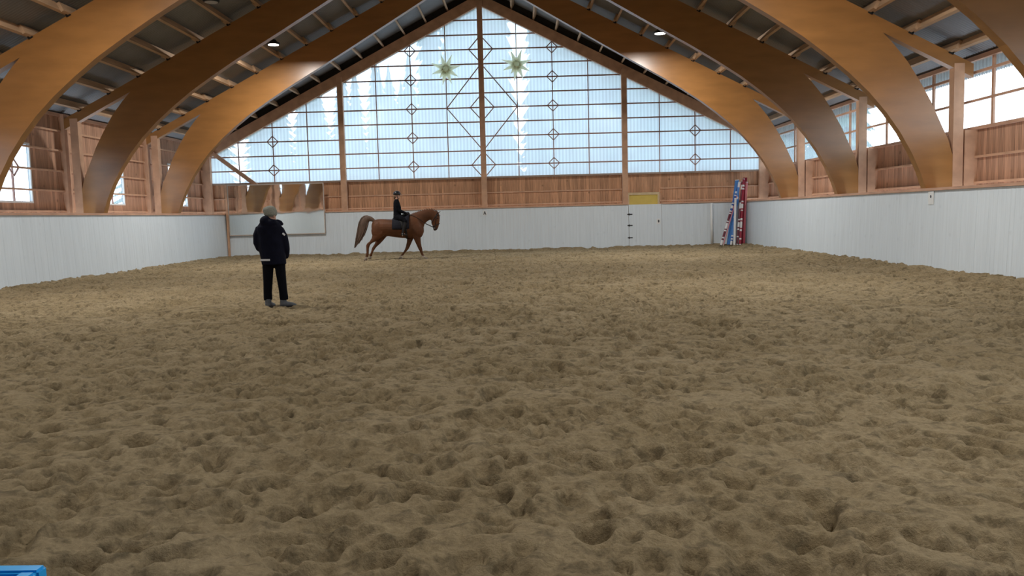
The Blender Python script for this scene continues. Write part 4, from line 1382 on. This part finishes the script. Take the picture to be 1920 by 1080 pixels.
# ------------------------------------------------------------------ person standing in the sand, seen from behind
S2 = 522.6
def Q(sx, sy, y=0.0): return Vector(((sx - 310) / S2, y, (975 - sy) / S2))
PX_, PY_ = -4.25, 13.9
pz = ground_z(PX_, PY_) + 0.0
simple('navy_padded', (0.0035, 0.0042, 0.012), rough=0.8, var=0.25, scale=10, bump=0.3, spec=0.12)
simple('dark_trousers', (0.004, 0.004, 0.006), rough=0.9, var=0.2, scale=12, spec=0.1)
simple('grey_knit', (0.24, 0.24, 0.20), rough=0.95, var=0.15, scale=60, bump=0.5)
simple('grey_boot', (0.10, 0.105, 0.115), rough=0.7, var=0.2, scale=14)
simple('reflective', (0.62, 0.62, 0.64), rough=0.4, var=0.05)
per = tag(empty('person', (PX_, PY_, pz)), 'person in navy jacket and grey knit hat standing on sand, back turned', 'person')
HYAW = math.radians(60)
hc2 = Q(312, 158, .02)
bm = B()
qh, Rh = head_shape(bm, hc2, HYAW, 1.0, math.radians(4))
limb(bm, [(Q(305, 190, .0), .055), (Q(302, 235, -.01), .06)])
bm_loft(bm, [(Q(302, 232), (.09, 0, 0), (0, .06, 0)), (Q(302, 275), (.17, 0, 0), (0, .09, 0)), (Q(302, 380), (.15, 0, 0), (0, .09, 0)), (Q(306, 480), (.14, 0, 0), (0, .09, 0)), (Q(312, 580), (.16, 0, 0), (0, .10, 0))], 14)
limb(bm, [(Q(225, 275), .05), (Q(190, 400, .02), .042), (Q(182, 425, .04), .040), (Q(235, 485, .17), .030)])
hand(bm, Q(235, 485, .17), (.55, .5, -.35), (.6, -.7, 0), 1.0, .6)
limb(bm, [(Q(385, 290), .05), (Q(420, 420, .03), .042), (Q(424, 445, .04), .040), (Q(405, 510, .19), .030)])
hand(bm, Q(405, 510, .19), (-.3, .6, -.5), (-.6, -.6, 0), 1.0, .6)
for a, b_, c_, d_ in (((265, 580), (256, 735), (250, 890), (252, 950)), ((365, 580), (378, 735), (390, 890), (393, 950))):
    limb(bm, [(Q(*a), .085), (Q(*b_), .06), (Q((b_[0] + c_[0]) / 2, 800), .058), (Q(*c_), .04), (Q(*d_), .04)])
remesh('body', bm, 'skin', per, voxel=0.010, smooth=2)
bm = B()   # padded jacket with big hood and hands in the pockets
bm_loft(bm, [(Q(298, 196, -.01), (.10, 0, 0), (0, .085, 0)), (Q(298, 225, -.02), (.165, 0, 0), (0, .125, 0)), (Q(296, 262, -.02), (.215, 0, 0), (0, .145, 0)), (Q(296, 320), (.225, 0, 0), (0, .155, 0)),
             (Q(300, 400), (.225, 0, 0), (0, .165, 0)), (Q(306, 480), (.215, 0, 0), (0, .165, 0)), (Q(314, 540), (.210, 0, 0), (0, .165, 0)), (Q(318, 592), (.205, 0, 0), (0, .16, 0))], 20)
bm_ball(bm, Q(274, 214, -.09), (.095, .085, .10)); bm_ball(bm, Q(312, 228, -.09), (.13, .085, .075))            # hood lying on the back
bm_loft(bm, [(Q(330, 205, .06), (.05, 0, .02), (0, .05, 0)), (Q(372, 226, .09), (.03, 0, .035), (0, .05, 0)), (Q(398, 246, .10), (.012, 0, .02), (0, .03, 0))], 10)   # collar flap
limb(bm, [(Q(214, 268, 0), .080), (Q(190, 330, -.005), .084), (Q(183, 400, .01), .080), (Q(192, 440, .04), .076), (Q(222, 478, .12), .066), (Q(248, 498, .18), .058)])
limb(bm, [(Q(378, 285, .0), .080), (Q(402, 350, .02), .086), (Q(412, 420, .04), .084), (Q(412, 465, .07), .078), (Q(404, 505, .13), .066), (Q(395, 530, .18), .058)])
jk = remesh('jacket', bm, 'navy_padded', per, voxel=0.011, smooth=4)
bm = B(); bm_box(bm, -.088, .088, -.006, .006, -.016, .016)
rf = obj('reflective_strip', bm, 'reflective', jk); rf.location = Q(266, 548, -.158); rf.rotation_euler = (0, 0, math.radians(-14)); rf['label'] = 'pale reflective strip'
bm = B(); bm_box(bm, -.026, .026, -.005, .005, -.014, .014)
rf = obj('chest_patch', bm, 'reflective', jk); rf.location = Q(424, 328, -.05); rf.rotation_euler = (0, math.radians(40), math.radians(40)); rf['label'] = 'small pale patch on the sleeve'
bm = B()   # trousers
limb(bm, [(Q(272, 560), .115), (Q(262, 620), .094), (Q(256, 735), .080), (Q(249, 830), .072), (Q(248, 885), .074), (Q(250, 908), .072)])
limb(bm, [(Q(362, 560), .115), (Q(370, 620), .090), (Q(378, 735), .078), (Q(386, 830), .070), (Q(390, 885), .074), (Q(391, 908), .070)])
bm_ball(bm, Q(316, 570), (.17, .125, .10))
remesh('trousers', bm, 'dark_trousers', per, voxel=0.011, smooth=3)
def boot(c, yaw):
    R = Matrix.Rotation(yaw, 3, 'Z')
    bm = B()
    def st(x, z, a, h): return (Vector(c) + R @ Vector((x, 0, z)), R @ Vector((0, 0, h)), R @ Vector((0, a, 0)))
    bm_loft(bm, [st(-.075, .045, .030, .038), st(-.05, .05, .042, .050), st(0, .052, .044, .052), (Vector(c) + R @ Vector((.06, 0, .046)), R @ Vector((0, 0, .044)), R @ Vector((0, .046, 0))),
                 st(.13, .036, .048, .034), st(.175, .028, .036, .024), st(.195, .024, .015, .014)], 14)
    limb(bm, [(Vector(c) + R @ Vector((-.02, 0, .04)), .055), (Vector(c) + R @ Vector((-.02, 0, .15)), .055)])
    b_ = remesh('boot', bm, 'grey_boot', per, voxel=0.010, smooth=3)
    bm = B()
    pts = [(-.085, -.028), (-.04, -.044), (.05, -.046), (.13, -.05), (.185, -.034), (.2, 0), (.185, .034), (.13, .05), (.05, .046), (-.04, .044), (-.085, .028)]
    pts = [tuple((R @ Vector((x, y, 0)))[:2]) for x, y in pts]
    bm_prism(bm, [(p[0] + c[0], p[1] + c[1]) for p in pts], 'z', c[2] - .004, c[2] + .022)
    obj('sole', bm, 'black_leather', b_)
boot(Q(254, 973), math.radians(80)); boot(Q(394, 971), math.radians(12))
bm = B()   # knit hat, slouching to the back
bm_ball(bm, qh(-.022, 0, .052), (.122, .104, .108), rot=Rh)
bm_ball(bm, qh(-.085, .02, .075), (.06, .07, .06), rot=Rh)
bm_ball(bm, qh(-.02, 0, .01), (.118, .098, .045), rot=Rh)
remesh('knit_hat', bm, 'grey_knit', per, voxel=0.010, smooth=4)
for s in (-1, 1):
    bm = B(); bm_ball(bm, qh(.078, s * .032, .012), .012, 8, 6); obj('eye', bm, 'eye_dark', per)
